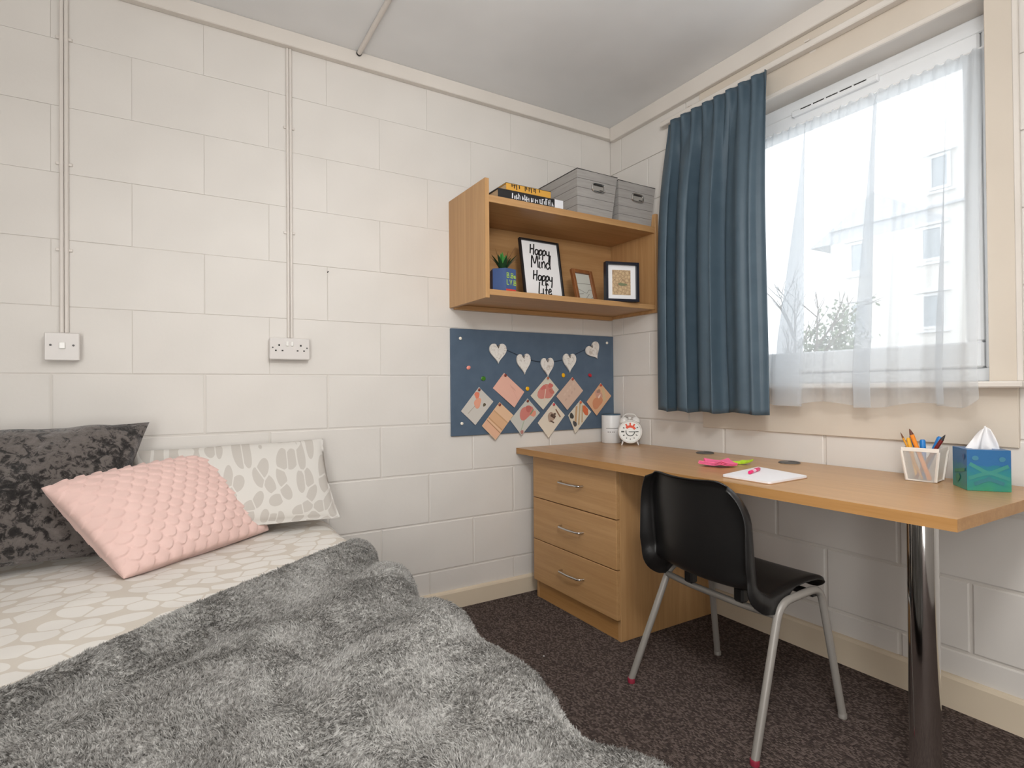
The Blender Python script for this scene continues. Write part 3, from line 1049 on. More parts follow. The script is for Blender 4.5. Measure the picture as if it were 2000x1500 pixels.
# storage boxes
def mat_box():
    m = base_mat('grey_plank_print', srgb(150, 147, 144), 0.7)
    t = NT(m)
    v = t.coords()
    sp = t.n('ShaderNodeSeparateXYZ'); t.l(v, sp.inputs[0])
    n = t.noise(t.coords((5, 5, 60)), 1.6, 4, 0.6)
    t.col(t.ramp(n.outputs['Fac'], [(0.3, srgb(154, 150, 146)), (0.7, srgb(168, 164, 160))]))
    return m
M['boxprint'] = mat_box()
def storage_box(x0t, x1t, x0b, x1b, y0, y1, h, label):
    t = thing('storage_box', label, 'box', ((x0t + x1t) / 2, (y0 + y1) / 2, BZ), 0, 'grey storage boxes on the shelf')
    ins = 0.012
    th = 0.003
    planks = 5
    for k in range(planks):
        a, b = k / planks, (k + 1) / planks
        g = 0.0009 / h
        a2, b2 = a + (g if k else 0), b - (g if k < planks - 1 else 0)
        mb = MB()
        def ring(f, off):
            xa = x0b + (x0t - x0b) * f + off; xb = x1b + (x1t - x1b) * f - off
            ya = y0 + ins * (1 - f) + off; yb = y1 - ins * 0.3 * (1 - f) - off
            z = BZ + 0.0005 + h * f
            return [V(xa, ya, z), V(xb, ya, z), V(xb, yb, z), V(xa, yb, z)]
        o1, o2, i2, i1 = ring(a2, 0), ring(b2, 0), ring(b2, th), ring(a2, th)
        vs = o1 + o2 + i2 + i1
        fs = []
        for c in range(4):
            n = (c + 1) % 4
            for q in range(4):
                fs.append((q * 4 + c, q * 4 + n, ((q + 1) % 4) * 4 + n, ((q + 1) % 4) * 4 + c))
        mb.add(vs, fs)
        build('plank', mb, M['boxprint'], t)
    # liner (fills the grooves), bottom, rim
    mb = MB()
    o1, o2 = ring(0.0, 0.0012), ring(0.995, 0.0012)
    i2, i1 = ring(0.995, 0.004), ring(0.02, 0.004)
    vs = o1 + o2 + i2 + i1
    fs = [(3, 2, 1, 0), (12, 13, 14, 15)]
    for c in range(4):
        n = (c + 1) % 4
        for q in range(3):
            fs.append((q * 4 + c, q * 4 + n, (q + 1) * 4 + n, (q + 1) * 4 + c))
    mb.add(vs, fs)
    build('liner', mb, flat('box_groove', (96, 92, 90)), t)
    mb = MB()
    e = [V(x0t, y0, BZ + h), V(x1t, y0, BZ + h), V(x1t, y1, BZ + h), V(x0t, y1, BZ + h)]
    mb.tube(e, 0.0026, 6, closed=True)
    build('rim', mb, flat('dark_binding', (66, 62, 61)), t)
    # label-holder handle
    cx = (x0t + x1t) / 2 + 0.004
    yh = y0 + ins * 0.35
    zc = BZ + h * 0.66
    ov = []
    for k in range(28):
        a = 2 * PI * k / 28
        ov.append(V(cx + 0.037 * (abs(math.cos(a)) ** 0.5) * (1 if math.cos(a) > 0 else -1), yh - 0.004, zc + 0.0185 * (abs(math.sin(a)) ** 0.5) * (1 if math.sin(a) > 0 else -1)))
    mb = MB(); mb.tube(ov, 0.0042, 8, closed=True)
    hd = build('handle', mb, M['chrome'], t, True, label='chrome ring handle')
    mb = MB(); mb.box((cx - 0.033, yh - 0.003, zc - 0.016), (cx + 0.033, yh - 0.001, zc + 0.016)); build('label_plate', mb, flat('handle_plate', (150, 146, 140)), hd)
    mb = MB(); mb.box((cx - 0.030, yh - 0.0038, zc + 0.008), (cx + 0.030, yh - 0.0028, zc + 0.0145)); mb.box((cx + 0.008, yh - 0.0038, zc - 0.0145), (cx + 0.030, yh - 0.0028, zc - 0.009)); build('slot', mb, M['dark'], hd)
    return t
storage_box(-0.505, -0.260, -0.497, -0.287, -0.342, -0.022, 0.207, 'grey plank-print storage box with chrome handle, standing beside the books')
storage_box(-0.2525, -0.007, -0.242, -0.026, -0.342, -0.022, 0.2, 'grey plank-print storage box with chrome handle, next to the window wall')

# ---- things on the lower board
LZ = 1.438
# succulent
t = thing('potted_succulent', 'small spiky green succulent in a blue six-sided pot', 'plant', (-0.862, -0.262, LZ), math.radians(12))
def hexring(r, z, n=6, ph=0.0):
    return [V(r * math.cos(ph + 2 * PI * k / n), r * math.sin(ph + 2 * PI * k / n), z) for k in range(n)]
mb = MB()
rings = [hexring(0.050, 0.0), hexring(0.060, 0.006), hexring(0.060, 0.104), hexring(0.055, 0.106), hexring(0.052, 0.096)]
vs = sum(rings, [])
fs = [tuple(range(5, -1, -1)), tuple(24 + k for k in range(6))]
for i in range(4):
    for k in range(6):
        k2 = (k + 1) % 6
        fs.append((i * 6 + k, i * 6 + k2, (i + 1) * 6 + k2, (i + 1) * 6 + k))
mb.add(vs, fs)
pot = build('pot', mb, base_mat('blue_glaze', srgb(70, 92, 138), 0.35), t, local=True)
mb = MB(); mb.lathe([(0.0, 0.0965), (0.052, 0.0965), (0.045, 0.099), (0.0, 0.1)], n=6); build('soil', mb, flat('soil', (58, 44, 36)), t, local=True)
# painted bands and letters on the pot's two front faces
ap = 0.060 * math.cos(PI / 6)
def potface(k):
    a = PI / 6 + k * PI / 3
    return Matrix.Rotation(a + PI / 2, 4, 'Z') @ Matrix.Translation((0, -ap, 0))
mf = potface(4)
mb = MB()
for (x, z, w2, c) in ((0, 0.010, 0.058, 0),):
    mb.ribbon([(-0.029, 0.010), (0.029, 0.010)], 0.010, mf)
build('band', mb, flat('red_band', (206, 66, 52)), pot, local=True)
mf2 = potface(5)
mb = MB()
for z in (0.03, 0.055, 0.082):
    mb.ribbon([(-0.029, z), (0.029, z)], 0.016, mf2)
mb.ribbon([(-0.029, 0.01), (0.029, 0.01)], 0.008, mf2)
build('band', mb, flat('azure_band', (44, 104, 196)), pot, local=True)
def letters(mb, text, mf, x, z, s, w):
    G = {'B': [[(0, 0), (0, 1), (.5, .9), (.5, .6), (0, .5), (.6, .4), (.55, .05), (0, 0)]], 'e': [[(.05, .3), (.5, .35), (.3, .6), (.05, .4), (.1, .05), (.5, .08)]],
         'L': [[(0, 1), (0, 0), (.5, 0)]], 'V': [[(0, 1), (.3, 0), (.6, 1)]], '.': [[(.1, 0), (.2, .08)]], 'S': [[(.5, .9), (.1, .8), (.4, .5), (.5, .2), (0, .05)]]}
    for ch in text:
        for st in G[ch]:
            mb.ribbon([(x + a * s, z + b * s) for a, b in st], w, mf, d=0.0008)
        x += s * (0.4 if ch == '.' else 0.78)
mb = MB(); letters(mb, 'B.Be', mf, -0.024, 0.064, 0.021, 0.004); letters(mb, 'LV.B', mf, -0.024, 0.034, 0.021, 0.004)
letters(mb, 'BS', mf2, -0.020, 0.064, 0.021, 0.004); letters(mb, 'eB', mf2, -0.020, 0.034, 0.021, 0.004)
build('lettering', mb, flat('lime_print', (172, 206, 66)), pot, local=True)
def spike(length, lean, az, w):
    mb = MB()
    n = 7
    vs = []
    for i in range(n):
        f_ = i / (n - 1)
        r = 0.008 + lean * length * f_ ** 1.5
        z = 0.097 + length * f_ * (1 - 0.28 * lean)
        ww = w * (0.75 + 0.9 * f_ - 1.62 * f_ * f_) + 0.0006
        c, s_ = math.cos(az), math.sin(az)
        for q, up in ((-1, 0), (0, -0.35), (1, 0), (0, 0.15)):
            lx, ly = r - up * ww * 1.2 * (1), q * ww
            vs.append(V(lx * c - ly * s_, lx * s_ + ly * c, z + abs(up) * ww * 0.2))
    fs = [(i * 4 + k, i * 4 + (k + 1) % 4, (i + 1) * 4 + (k + 1) % 4, (i + 1) * 4 + k) for i in range(n - 1) for k in range(4)]
    fs += [(3, 2, 1, 0), tuple((n - 1) * 4 + k for k in range(4))]
    mb.add(vs, fs)
    return mb
gl = [base_mat('leaf_green', srgb(52, 122, 48), 0.4), base_mat('leaf_dark_green', srgb(34, 66, 38), 0.4), base_mat('leaf_tan', srgb(128, 84, 56), 0.5)]
r = random.Random(11)
for i in range(7):
    build('leaf', spike(r.uniform(0.075, 0.095), r.uniform(0.10, 0.28), i * 0.9 + 0.3, 0.014), gl[0], t, True, True)
for i in range(9):
    build('leaf', spike(r.uniform(0.075, 0.095), r.uniform(0.55, 0.8), i * 0.7 + 0.1, 0.011), gl[1], t, True, True)
for i in range(3):
    build('leaf', spike(r.uniform(0.10, 0.125), r.uniform(0.15, 0.4), (0.2, 2.4, -0.9)[i], 0.005), gl[2], t, True, True, label='dry brown leaf')

# picture frames
def frame(name, label, cat, loc, rz, tilt, w, h, bw, depth, fmat, group=None):
    t = thing(name, label, cat, loc, rz, group)
    m = Matrix.Rotation(-tilt, 4, 'X')   # top leans to +y
    mb = MB()
    mb.box((-w / 2, -depth, 0), (-w / 2 + bw, 0, h), 0.001, m)
    mb.box((w / 2 - bw, -depth, 0), (w / 2, 0, h), 0.001, m)
    mb.box((-w / 2 + bw, -depth, 0), (w / 2 - bw, 0, bw), 0.001, m)
    mb.box((-w / 2 + bw, -depth, h - bw), (w / 2 - bw, 0, h), 0.001, m)
    build('surround', mb, fmat, t, local=True)
    mb = MB(); mb.box((-w / 2 + bw * 0.5, -0.002, bw * 0.5), (w / 2 - bw * 0.5, -0.0005, h - bw * 0.5), 0, m)
    build('backing', mb, flat('card_back', (70, 56, 46)), t, local=True)
    # easel strut behind
    mb = MB()
    top = m @ Vector((0, 0.0, h * 0.55))
    foot = Vector((0, top.y + h * 0.16 + 0.012, 0.001))
    mb.tube([top, foot], 0.003, 6); build('easel', mb, flat('card_back', (70, 56, 46)), t, local=True)
    return t, m

t, m = frame('quote_print', 'black framed white print reading Happy Mind Happy Life', 'picture', (-0.588, -0.185, LZ + 0.0005), 0.02, 0.17, 0.232, 0.302, 0.009, 0.016, M['black_frame'])
mb = MB(); mb.box((-0.107, -0.006, 0.009), (0.107, -0.0025, 0.293), 0, m); sheet = build('print_sheet', mb, M['paper'], t, local=True)
# brush lettering
SC = {
 'H': ([[(0.05, 1.0), (0.0, 0.1)], [(0.42, 1.05), (0.36, 0.0)], [(0.0, 0.5), (0.2, 0.58), (0.42, 0.55)]], 0.52),
 'a': ([[(0.36, 0.5), (0.15, 0.55), (0.02, 0.3), (0.12, 0.05), (0.32, 0.2), (0.38, 0.5), (0.36, 0.15), (0.46, 0.08)]], 0.44),
 'p': ([[(0.05, 0.55), (0.04, 0.1), (0.0, -0.4)], [(0.05, 0.4), (0.25, 0.58), (0.36, 0.35), (0.22, 0.08), (0.05, 0.12)]], 0.40),
 'y': ([[(0.02, 0.55), (0.08, 0.18), (0.3, 0.15), (0.36, 0.55)], [(0.36, 0.55), (0.34, -0.1), (0.28, -0.55)]], 0.42),
 'M': ([[(0.0, 0.0), (0.06, 0.95), (0.3, 0.35), (0.52, 0.98), (0.6, 0.05)]], 0.70),
 'i': ([[(0.04, 0.55), (0.03, 0.1), (0.12, 0.05)], [(0.06, 0.85), (0.09, 0.8)]], 0.22),
 'n': ([[(0.02, 0.55), (0.03, 0.05)], [(0.03, 0.35), (0.2, 0.58), (0.3, 0.4), (0.3, 0.05)]], 0.38),
 'd': ([[(0.36, 0.35), (0.2, 0.52), (0.02, 0.28), (0.16, 0.02), (0.36, 0.2)], [(0.44, 1.15), (0.38, 0.4), (0.42, 0.02)]], 0.5),
 'L': ([[(0.08, 1.1), (0.02, 0.4), (0.03, 0.02), (0.38, 0.06)]], 0.42),
 'f': ([[(0.36, 0.85), (0.22, 1.0), (0.14, 0.6), (0.12, -0.35)], [(0.0, 0.42), (0.3, 0.46)]], 0.34),
 'e': ([[(0.04, 0.25), (0.3, 0.35), (0.2, 0.56), (0.03, 0.3), (0.14, 0.03), (0.38, 0.15)]], 0.4),
}
mb = MB()
def script(text, cx, z, s, wd, sl=0.10):
    tot = sum(SC[c][1] for c in text) * s
    x = cx - tot / 2
    for c in text:
        for st in SC[c][0]:
            pp = smooth_pts([(x + (a + b * sl) * s, z + b * s) for a, b in st], 6)
            mb.ribbon([(p.x, p.y) for p in pp], wd, m, y=-0.0062)
        x += SC[c][1] * s
script('Happy', 0.0, 0.226, 0.053, 0.0072)
script('Mind', 0.0, 0.160, 0.065, 0.0072)
script('Happy', 0.002, 0.096, 0.052, 0.0072)
script('Life', 0.008, 0.030, 0.056, 0.0072)
build('lettering', mb, M['ink'], sheet, local=True)

brown_w = wood('walnut_frame', 2, (150, 98, 58), (122, 74, 42), 0.4)
t, m = frame('framed_drawing', 'small brown wooden frame with pale line drawing', 'frame', (-0.335, -0.19, LZ + 0.0005), 0.10, 0.26, 0.142, 0.182, 0.018, 0.018, brown_w, 'small frames on the lower board')
mb = MB(); mb.box((-0.054, -0.006, 0.017), (0.054, -0.003, 0.165), 0, m); pic = build('picture', mb, flat('mirror_print', (204, 206, 198), 0.3), t, local=True)
mb = MB()
for st in ([(-0.054, 0.108), (0.054, 0.112)], [(-0.05, 0.082), (-0.02, 0.070), (0.012, 0.060), (0.03, 0.078), (0.054, 0.08)], [(-0.02, 0.022), (0.0, 0.03), (0.03, 0.058)], [(0.02, 0.02), (0.035, 0.03), (0.054, 0.044)], [(-0.05, 0.05), (-0.01, 0.055)]):
    mb.ribbon([(p.x, p.y) for p in smooth_pts(st, 5)], 0.0022, m, y=-0.0062)
build('drawing', mb, flat('drawing_grey', (120, 118, 108)), pic, local=True)

t, m = frame('framed_print', 'square black box frame with white mount and tan map-like print', 'frame', (-0.236, -0.330, LZ + 0.0005), -0.30, 0.0, 0.176, 0.192, 0.013, 0.028, M['navy_frame'], 'small frames on the lower board')
mb = MB(); mb.box((-0.076, -0.012, 0.012), (0.076, -0.009, 0.18), 0, m); mount = build('mount', mb, M['paper'], t, local=True)
mb = MB(); mb.box((-0.048, -0.0135, 0.034), (0.048, -0.0122, 0.155), 0, m)
pm = base_mat('tan_print', srgb(196, 168, 132), 0.6)
tt = NT(pm); vo = tt.voronoi(tt.coords(), 60, 'DISTANCE_TO_EDGE', 0.9)
tt.col(tt.ramp(vo.outputs['Distance'], [(0.0, srgb(140, 112, 84)), (0.06, srgb(188, 160, 124)), (0.5, srgb(206, 180, 142))]))
build('print', mb, pm, mount, local=True)
mb = MB()
mb.prism(blob(0.005, 0.085, 0.022, 0.008, seed=41), -0.0006, m @ Matrix.Translation((0, -0.0136, 0)))
build('print_figure', mb, flat('print_green', (118, 124, 92)), mount, local=True)

# ---------------------------------------------------------------- desk
dk = thing('desk', 'long beech desk fixed along the window wall on one chrome leg', 'desk', (-0.32, -0.92, 0))
mb = MB(); mb.box((-0.640, -1.845, 0.697), (-0.006, -0.006, 0.725), 0.001); build('desk_top', mb, M['desk_wood'], dk)
mb = MB()
mb.box((-0.6412, -1.8455, 0.6968), (-0.6398, -0.0055, 0.7252))
mb.box((-0.6402, -1.8462, 0.6968), (-0.006, -1.8448, 0.7252))
build('edge_band', mb, M['wood_edge'], dk)
lx, ly = -0.553, -1.742
mb = MB(); mb.lathe([(0.0325, 0.004), (0.0325, 0.690)], (lx, ly, 0), 40); build('leg', mb, M['chrome'], dk, True)
mb = MB(); mb.lathe([(0.05, 0.690), (0.05, 0.6965)], (lx, ly, 0), 32); build('leg_plate', mb, M['chrome'], dk, True)
mb = MB(); mb.lathe([(0.036, 0.0), (0.036, 0.004), (0.030, 0.02)], (lx, ly, 0), 32); build('foot', mb, M['grommet'], dk, True)
for y in (-0.695, -1.095):
    mb = MB(); mb.lathe([(0.0, 0.7252), (0.039, 0.7252), (0.039, 0.7275), (0.034, 0.7305), (0.0, 0.7305)], (-0.075, y, 0), 32)
    g = build('cable_grommet', mb, M['grommet'], dk, True)
    mb = MB(); mb.box((-0.075 - 0.004, y - 0.035, 0.7304), (-0.075 + 0.016, y + 0.004, 0.7311), 0.0003); build('cable_slot', mb, flat('grommet_dark', (60, 58, 57)), g)

# drawer unit
du = thing('drawer_unit', 'beech three drawer unit standing under the corner of the desk', 'drawers', (-0.31, -0.38, 0))
X0, X1, Y0, Y1 = -0.578, -0.03, -0.690, -0.088
mb = MB(); mb.box((X0, Y0, 0.0), (X1, Y0 + 0.018, 0.6965), 0.001); build('side_panel', mb, M['wood_z'], du)
mb = MB(); mb.box((X0, Y1 - 0.018, 0.0), (X1, Y1, 0.6965), 0.001); build('side_panel', mb, M['wood_z'], du)
mb = MB(); mb.box((X0 + 0.02, Y0 + 0.0185, 0.085), (X1, Y1 - 0.0185, 0.690)); build('carcass', mb, M['wood_y'], du)
mb = MB(); mb.box((X0 + 0.002, Y0 + 0.0185, 0.0), (X0 + 0.018, Y1 - 0.0185, 0.0845), 0.001); build('plinth', mb, M['wood_edge'], du)
for (za, zb, zh) in ((0.4925, 0.6945, 0.597), (0.2905, 0.4885, 0.396), (0.0885, 0.2865, 0.195)):
    mb = MB(); mb.box((X0 - 0.019, Y0 + 0.001, za), (X0 - 0.0005, Y1 - 0.001, zb), 0.0016)
    dr = build('drawer', mb, M['wood_y'], du)
    mb = MB()
    xf = X0 - 0.019
    y0, y1 = -0.322, -0.478
    pts = fillet([(xf, y0, zh), (xf - 0.026, y0 - 0.004, zh), (xf - 0.031, (y0 + y1) / 2, zh), (xf - 0.026, y1 + 0.004, zh), (xf, y1, zh)], 0.015, 5)
    mb.tube(pts, 0.0048, 10); build('handle', mb, M['nickel'], dr, True, label='slim bowed metal pull handle')

# ---------------------------------------------------------------- things on the desk
DZ = 0.7256
t = thing('candle_jar', 'white cylindrical candle jar with dark rim beside the alarm clock', 'candle', (-0.082, -0.078, DZ))
mb = MB(); mb.lathe([(0.0, 0.0), (0.049, 0.0), (0.0515, 0.004), (0.0515, 0.146), (0.0505, 0.148), (0.047, 0.148), (0.047, 0.12), (0.0, 0.12)], n=40); jar = build('jar', mb, base_mat('white_ceramic', srgb(226, 226, 226), 0.35), t, True, True)
mb = MB(); mb.lathe([(0.0, 0.1485), (0.0505, 0.1485), (0.0505, 0.1535), (0.049, 0.155), (0.0, 0.155)], n=40); build('lid', mb, flat('slate_lid', (62, 88, 108), 0.4), t, True, True)
mb = MB()
def jarline(a0, a1, z, w, off=0.0004):
    vs = []
    n = 12
    for i in range(n + 1):
        a = a0 + (a1 - a0) * i / n
        for dz in (-w / 2, w / 2):
            vs.append(((0.0515 + off) * math.cos(a), (0.0515 + off) * math.sin(a), z + dz))
    mb.add(vs, [(2 * i, 2 * i + 2, 2 * i + 3, 2 * i + 1) for i in range(n)])
A0 = math.atan2(-2.32, -2.04)
jarline(A0 - 0.55, A0 + 1.2, 0.079, 0.003)
for k, (a, b) in enumerate(((-0.38, -0.22), (-0.16, -0.02), (0.10, 0.22), (0.26, 0.36))):
    jarline(A0 + a, A0 + b, 0.060, 0.005)
build('label_print', mb, flat('grey_print', (130, 128, 126)), jar, local=True)

t = thing('alarm_clock', 'white twin bell alarm clock with red numerals on the desk corner', 'clock', (-0.095, -0.236, DZ), -0.62)
R_ = 0.061
cz = 0.070
mR = Matrix.Translation((0, 0, cz)) @ Matrix.Rotation(PI / 2, 4, 'X')   # lathe axis -> -y (front)
cw = base_mat('white_enamel', srgb(226, 224, 220), 0.3)
mb = MB(); mb.lathe([(0.0, -0.022), (0.050, -0.022), (R_, -0.012), (R_, 0.016), (R_ - 0.002, 0.020), (R_ - 0.007, 0.020), (R_ - 0.008, 0.014), (0.0, 0.014)], n=48, m=mR); build('case', mb, cw, t, True, True)
mb = MB(); mb.lathe([(0.0, 0.0142), (R_ - 0.0085, 0.0142), (R_ - 0.0085, 0.0148), (0.0, 0.0148)], n=48, m=mR); dial = build('dial', mb, flat('dial_white', (240, 241, 238), 0.5), t, local=True)
mD = Matrix.Translation((0, -0.0150, cz))
def mark(mbx, ang, r0, r1, w):
    a = math.radians(ang)
    mbx.ribbon([(r0 * math.sin(a), r0 * math.cos(a)), (r1 * math.sin(a), r1 * math.cos(a))], w, mD)
mb = MB()
for ang in (-30, 0, 30):
    mark(mb, ang, 0.032, 0.045, 0.008)
n = 14
mb.ribbon([(0.0265 * math.sin(math.radians(-48 + i * 112 / n)), 0.0265 * math.cos(math.radians(-48 + i * 112 / n))) for i in range(n + 1)], 0.012, mD)
build('numeral', mb, flat('clock_red', (230, 92, 66)), dial, local=True, label='red numerals and arc at the top')
mb = MB()
mark(mb, 90, 0.028, 0.042, 0.004); mark(mb, 270, 0.030, 0.046, 0.0075)
mark(mb, 60, 0.037, 0.046, 0.004); mark(mb, 300, 0.034, 0.042, 0.006)
mark(mb, 120, 0.032, 0.042, 0.004); mark(mb, 240, 0.034, 0.042, 0.006)
for a in (150, 180, 210):
    mark(mb, a, 0.036, 0.041, 0.005)
mb.ribbon([(0.022 * math.sin(math.radians(95 + i * 190 / n)), 0.022 * math.cos(math.radians(95 + i * 190 / n))) for i in range(n + 1)], 0.0045, mD)
build('numeral', mb, flat('clock_grey', (84, 88, 84)), dial, local=True, label='dark numerals round the dial')
mb = MB(); mb.box((-0.002, -0.0175, cz - 0.002), (0.040, -0.0165, cz + 0.001)); mb.box((-0.008, -0.0185, cz - 0.002), (0.020, -0.0176, cz + 0.0012)); build('hand', mb, flat('hand_grey', (70, 72, 70)), t, local=True)
for s_ in (-1, 1):
    mB = Matrix.Translation((s_ * 0.030, 0, cz + 0.052)) @ Matrix.Rotation(s_ * 0.5, 4, 'Y')
    mb = MB(); mb.lathe([(0.0235, 0.0), (0.0225, 0.008), (0.017, 0.016), (0.009, 0.021), (0.0, 0.0225)], n=24, m=mB); build('bell', mb, cw, t, True, True)
    mb = MB(); mb.tube([Vector((s_ * 0.024, 0, cz + 0.044)), Vector((s_ * 0.030, 0, cz + 0.054))], 0.003, 8); build('bell_post', mb, M['chrome'], t, True, True)
    mb = MB(); mb.tube([Vector((s_ * 0.034, -0.004, 0.024)), Vector((s_ * 0.043, -0.006, 0.0))], [0.0045, 0.003], 8); build('foot', mb, M['white_plastic'], t, True, True)
mb = MB(); mb.tube(fillet([(-0.040, 0.004, cz + 0.066), (-0.024, 0.004, cz + 0.089), (0.024, 0.004, cz + 0.089), (0.040, 0.004, cz + 0.066)], 0.016, 6), 0.0026, 8); build('carry_handle', mb, cw, t, True, True)
mb = MB(); mb.tube([(0, 0, cz + 0.055), (0, 0, cz + 0.074)], 0.0025, 8); mb.box((-0.008, -0.003, cz + 0.066), (0.008, 0.003, cz + 0.074), 0.002); build('hammer', mb, cw, t, local=True)

# sticky notes
def sticky(label, rgb, loc, rz, outline, curl, layers=3):
    t = thing('sticky_notes', label, 'sticky notes', loc, rz, 'sticky notes on the desk')
    for k in range(layers):
        mb = MB()
        n = len(outline)
        vs = []
        cxx = sum(p[0] for p in outline) / n; cyy = sum(p[1] for p in outline) / n
        def zz(x, y):
            return 0.0006 + k * 0.003 + curl[0] * max(0, x) ** 2 + curl[1] * max(0, -x) ** 2 + curl[2] * abs(y) ** 2 * (1 + 0.15 * k)
        pts = [(x + 0.0012 * k, y - 0.001 * k) for x, y in outline]
        den = []
        for i in range(n):
            a, b = pts[i], pts[(i + 1) % n]
            for q in range(3):
                den.append((a[0] + (b[0] - a[0]) * q / 3, a[1] + (b[1] - a[1]) * q / 3))
        m_ = len(den)
        mid = [((x - cxx) * 0.5 + cxx, (y - cyy) * 0.5 + cyy) for x, y in den]
        top = [V(x, y, zz(x, y) + 0.003) for x, y in den] + [V(x, y, zz(x, y) + 0.003) for x, y in mid] + [V(cxx, cyy, zz(cxx, cyy) + 0.003)]
        bot = [V(x, y, zz(x, y)) for x, y in den]
        fs = []
        for i in range(m_):
            j = (i + 1) % m_
            fs += [(i, j, m_ + j, m_ + i), (m_ + i, m_ + j, 2 * m_), (i, j, 2 * m_ + 1 + j, 2 * m_ + 1 + i)]
        fs.append(tuple(2 * m_ + 1 + i for i in range(m_)))
        mb.add(top + bot, fs)
        build('note', mb, flat('note_%d_%d_%d' % rgb, rgb, 0.6), t, False, True)
    return t
arrow = [(-0.062, -0.046), (-0.005, -0.046), (0.022, -0.066), (0.068, 0.0), (0.026, 0.064), (0.0, 0.046), (-0.06, 0.048), (-0.044, 0.004)]
sticky('pink arrow-shaped sticky note pad on the desk', (250, 112, 158), (-0.372, -1.000, DZ), -1.05, arrow, (1.0, 1.5, 3.0))
sticky('lime green arrow-shaped sticky notes behind the pink pad', (186, 226, 52), (-0.262, -1.005, DZ), -0.7, [(-0.05, -0.012), (0.005, -0.012), (0.02, -0.03), (0.055, 0.0), (0.02, 0.03), (0.005, 0.012), (-0.05, 0.012), (-0.036, 0.0)], (4.0, 5.0, 4.0), 2)

# notebook and pen
t = thing('notebook', 'open white paper notebook lying on the desk near the pen', 'notebook', (-0.455, -1.245, DZ))
quad = [(-0.575, -1.175), (-0.310, -1.125), (-0.365, -1.345), (-0.578, -1.352)]
def inset(q, e):
    c = (sum(p[0] for p in q) / 4, sum(p[1] for p in q) / 4)
    return [(c[0] + (x - c[0]) * (1 - e), c[1] + (y - c[1]) * (1 - e)) for x, y in q]
def rquad(q, r=0.012, n=4):
    P = [Vector(p) for p in q]
    out = []
    for i in range(4):
        a, b, c = P[i - 1], P[i], P[(i + 1) % 4]
        p0 = b + (a - b).normalized() * r; p1 = b + (c - b).normalized() * r
        for k in range(n + 1):
            s_ = k / n
            out.append(tuple((1 - s_) ** 2 * p0 + 2 * s_ * (1 - s_) * b + s_ * s_ * p1))
    return out
def slab(mb, poly, z0, z1):
    n = len(poly)
    mb.add([(x, y, z0) for x, y in poly] + [(x, y, z1) for x, y in poly], [tuple(range(n - 1, -1, -1)), tuple(range(n, 2 * n))] + [(i, (i + 1) % n, n + (i + 1) % n, n + i) for i in range(n)])
mb = MB(); slab(mb, rquad(quad), DZ, DZ + 0.002); build('cover', mb, flat('notebook_cover', (186, 150, 120)), t)
mb = MB(); slab(mb, rquad(inset(quad, 0.012)), DZ + 0.0021, DZ + 0.007); build('page_block', mb, flat('page_white', (238, 236, 238)), t)
mb = MB(); slab(mb, rquad(inset(quad, 0.02)), DZ + 0.0073, DZ + 0.0078); build('top_page', mb, flat('page_white', (238, 236, 238)), t)

def pen(label, group, p0, p1, r, body, tip, cap=None, cat='pen', name='pen', band=None):
    p0, p1 = Vector(p0), Vector(p1)
    t = thing(name, label, cat, tuple(p0), 0, group)
    d = (p1 - p0)
    L = d.length
    u = d.normalized()
    f0 = 0.60 if cap else 0.88
    mb = MB(); mb.tube([p0, p0 + u * 0.003, p0 + u * L * f0], [r * 0.8, r, r], 12); build('barrel', mb, body, t, True)
    if cap:
        mb = MB(); mb.tube([p0 + u * L * (f0 + 0.002), p0 + u * L * 0.97, p1], [r * 1.12, r * 1.08, r * 0.7], 12); build('cap', mb, cap, t, True)
    else:
        mb = MB(); mb.tube([p0 + u * L * (f0 + 0.001), p0 + u * L * 0.965, p1], [r * 0.98, r * 0.45, r * 0.12], 12); build('tip', mb, tip, t, True)
    if band:
        mb = MB(); mb.tube([p0 + u * L * 0.25, p0 + u * L * 0.55], r * 1.02, 12, False); build('band', mb, band, t, True)
    return t
pk = flat('hot_pink', (226, 28, 108), 0.3)
pz = DZ + 0.0078 + 0.0062
pen('hot pink felt pen lying on the white notebook', None, (-0.498, -1.225, pz), (-0.398, -1.190, pz), 0.0058, pk, pk, pk, band=flat('pen_band', (236, 190, 208)))

# pencil pot: open mesh tub
t = thing('pencil_pot', 'white mesh pencil pot holding pens on the desk', 'pot', (-0.115, -1.568, DZ), -1.43)
H_ = 0.104
B0, T0 = 0.037, 0.048
def sq(r, z, r2=None):
    r2 = r2 or r
    return [V(-r, -r2, z), V(r, -r2, z), V(r, r2, z), V(-r, r2, z)]
def mat_meshpanel():
    m = bpy.data.materials.new('white_wire_mesh')
    m.use_nodes = True
    tt = NT(m)
    tt.b.inputs['Base Color'].default_value = srgb(226, 223, 217)
    tt.b.inputs['Roughness'].default_value = 0.4
    tt.b.inputs['Alpha'].default_value = 0.42
    return m
M['mesh'] = mat_meshpanel()
pw = base_mat('white_coated_wire', srgb(232, 226, 218), 0.4)
mb = MB()
mb.tube(sq(B0, 0.003), 0.003, 6, closed=True)
build('base_frame', mb, pw, t, local=True)
mb = MB(); mb.box((-B0, -B0, 0.0005), (B0, B0, 0.002)); build('base', mb, pw, t, local=True)
mb = MB()
a, b = sq(T0, H_ - 0.012), sq(T0 + 0.001, H_)
vs = a + b + sq(T0 - 0.002, H_) + sq(T0 - 0.003, H_ - 0.012)
fs = []
for c in range(4):
    n = (c + 1) % 4
    for q in range(4):
        fs.append((q * 4 + c, q * 4 + n, ((q + 1) % 4) * 4 + n, ((q + 1) % 4) * 4 + c))
mb.add(vs, fs); build('rim', mb, pw, t, local=True)
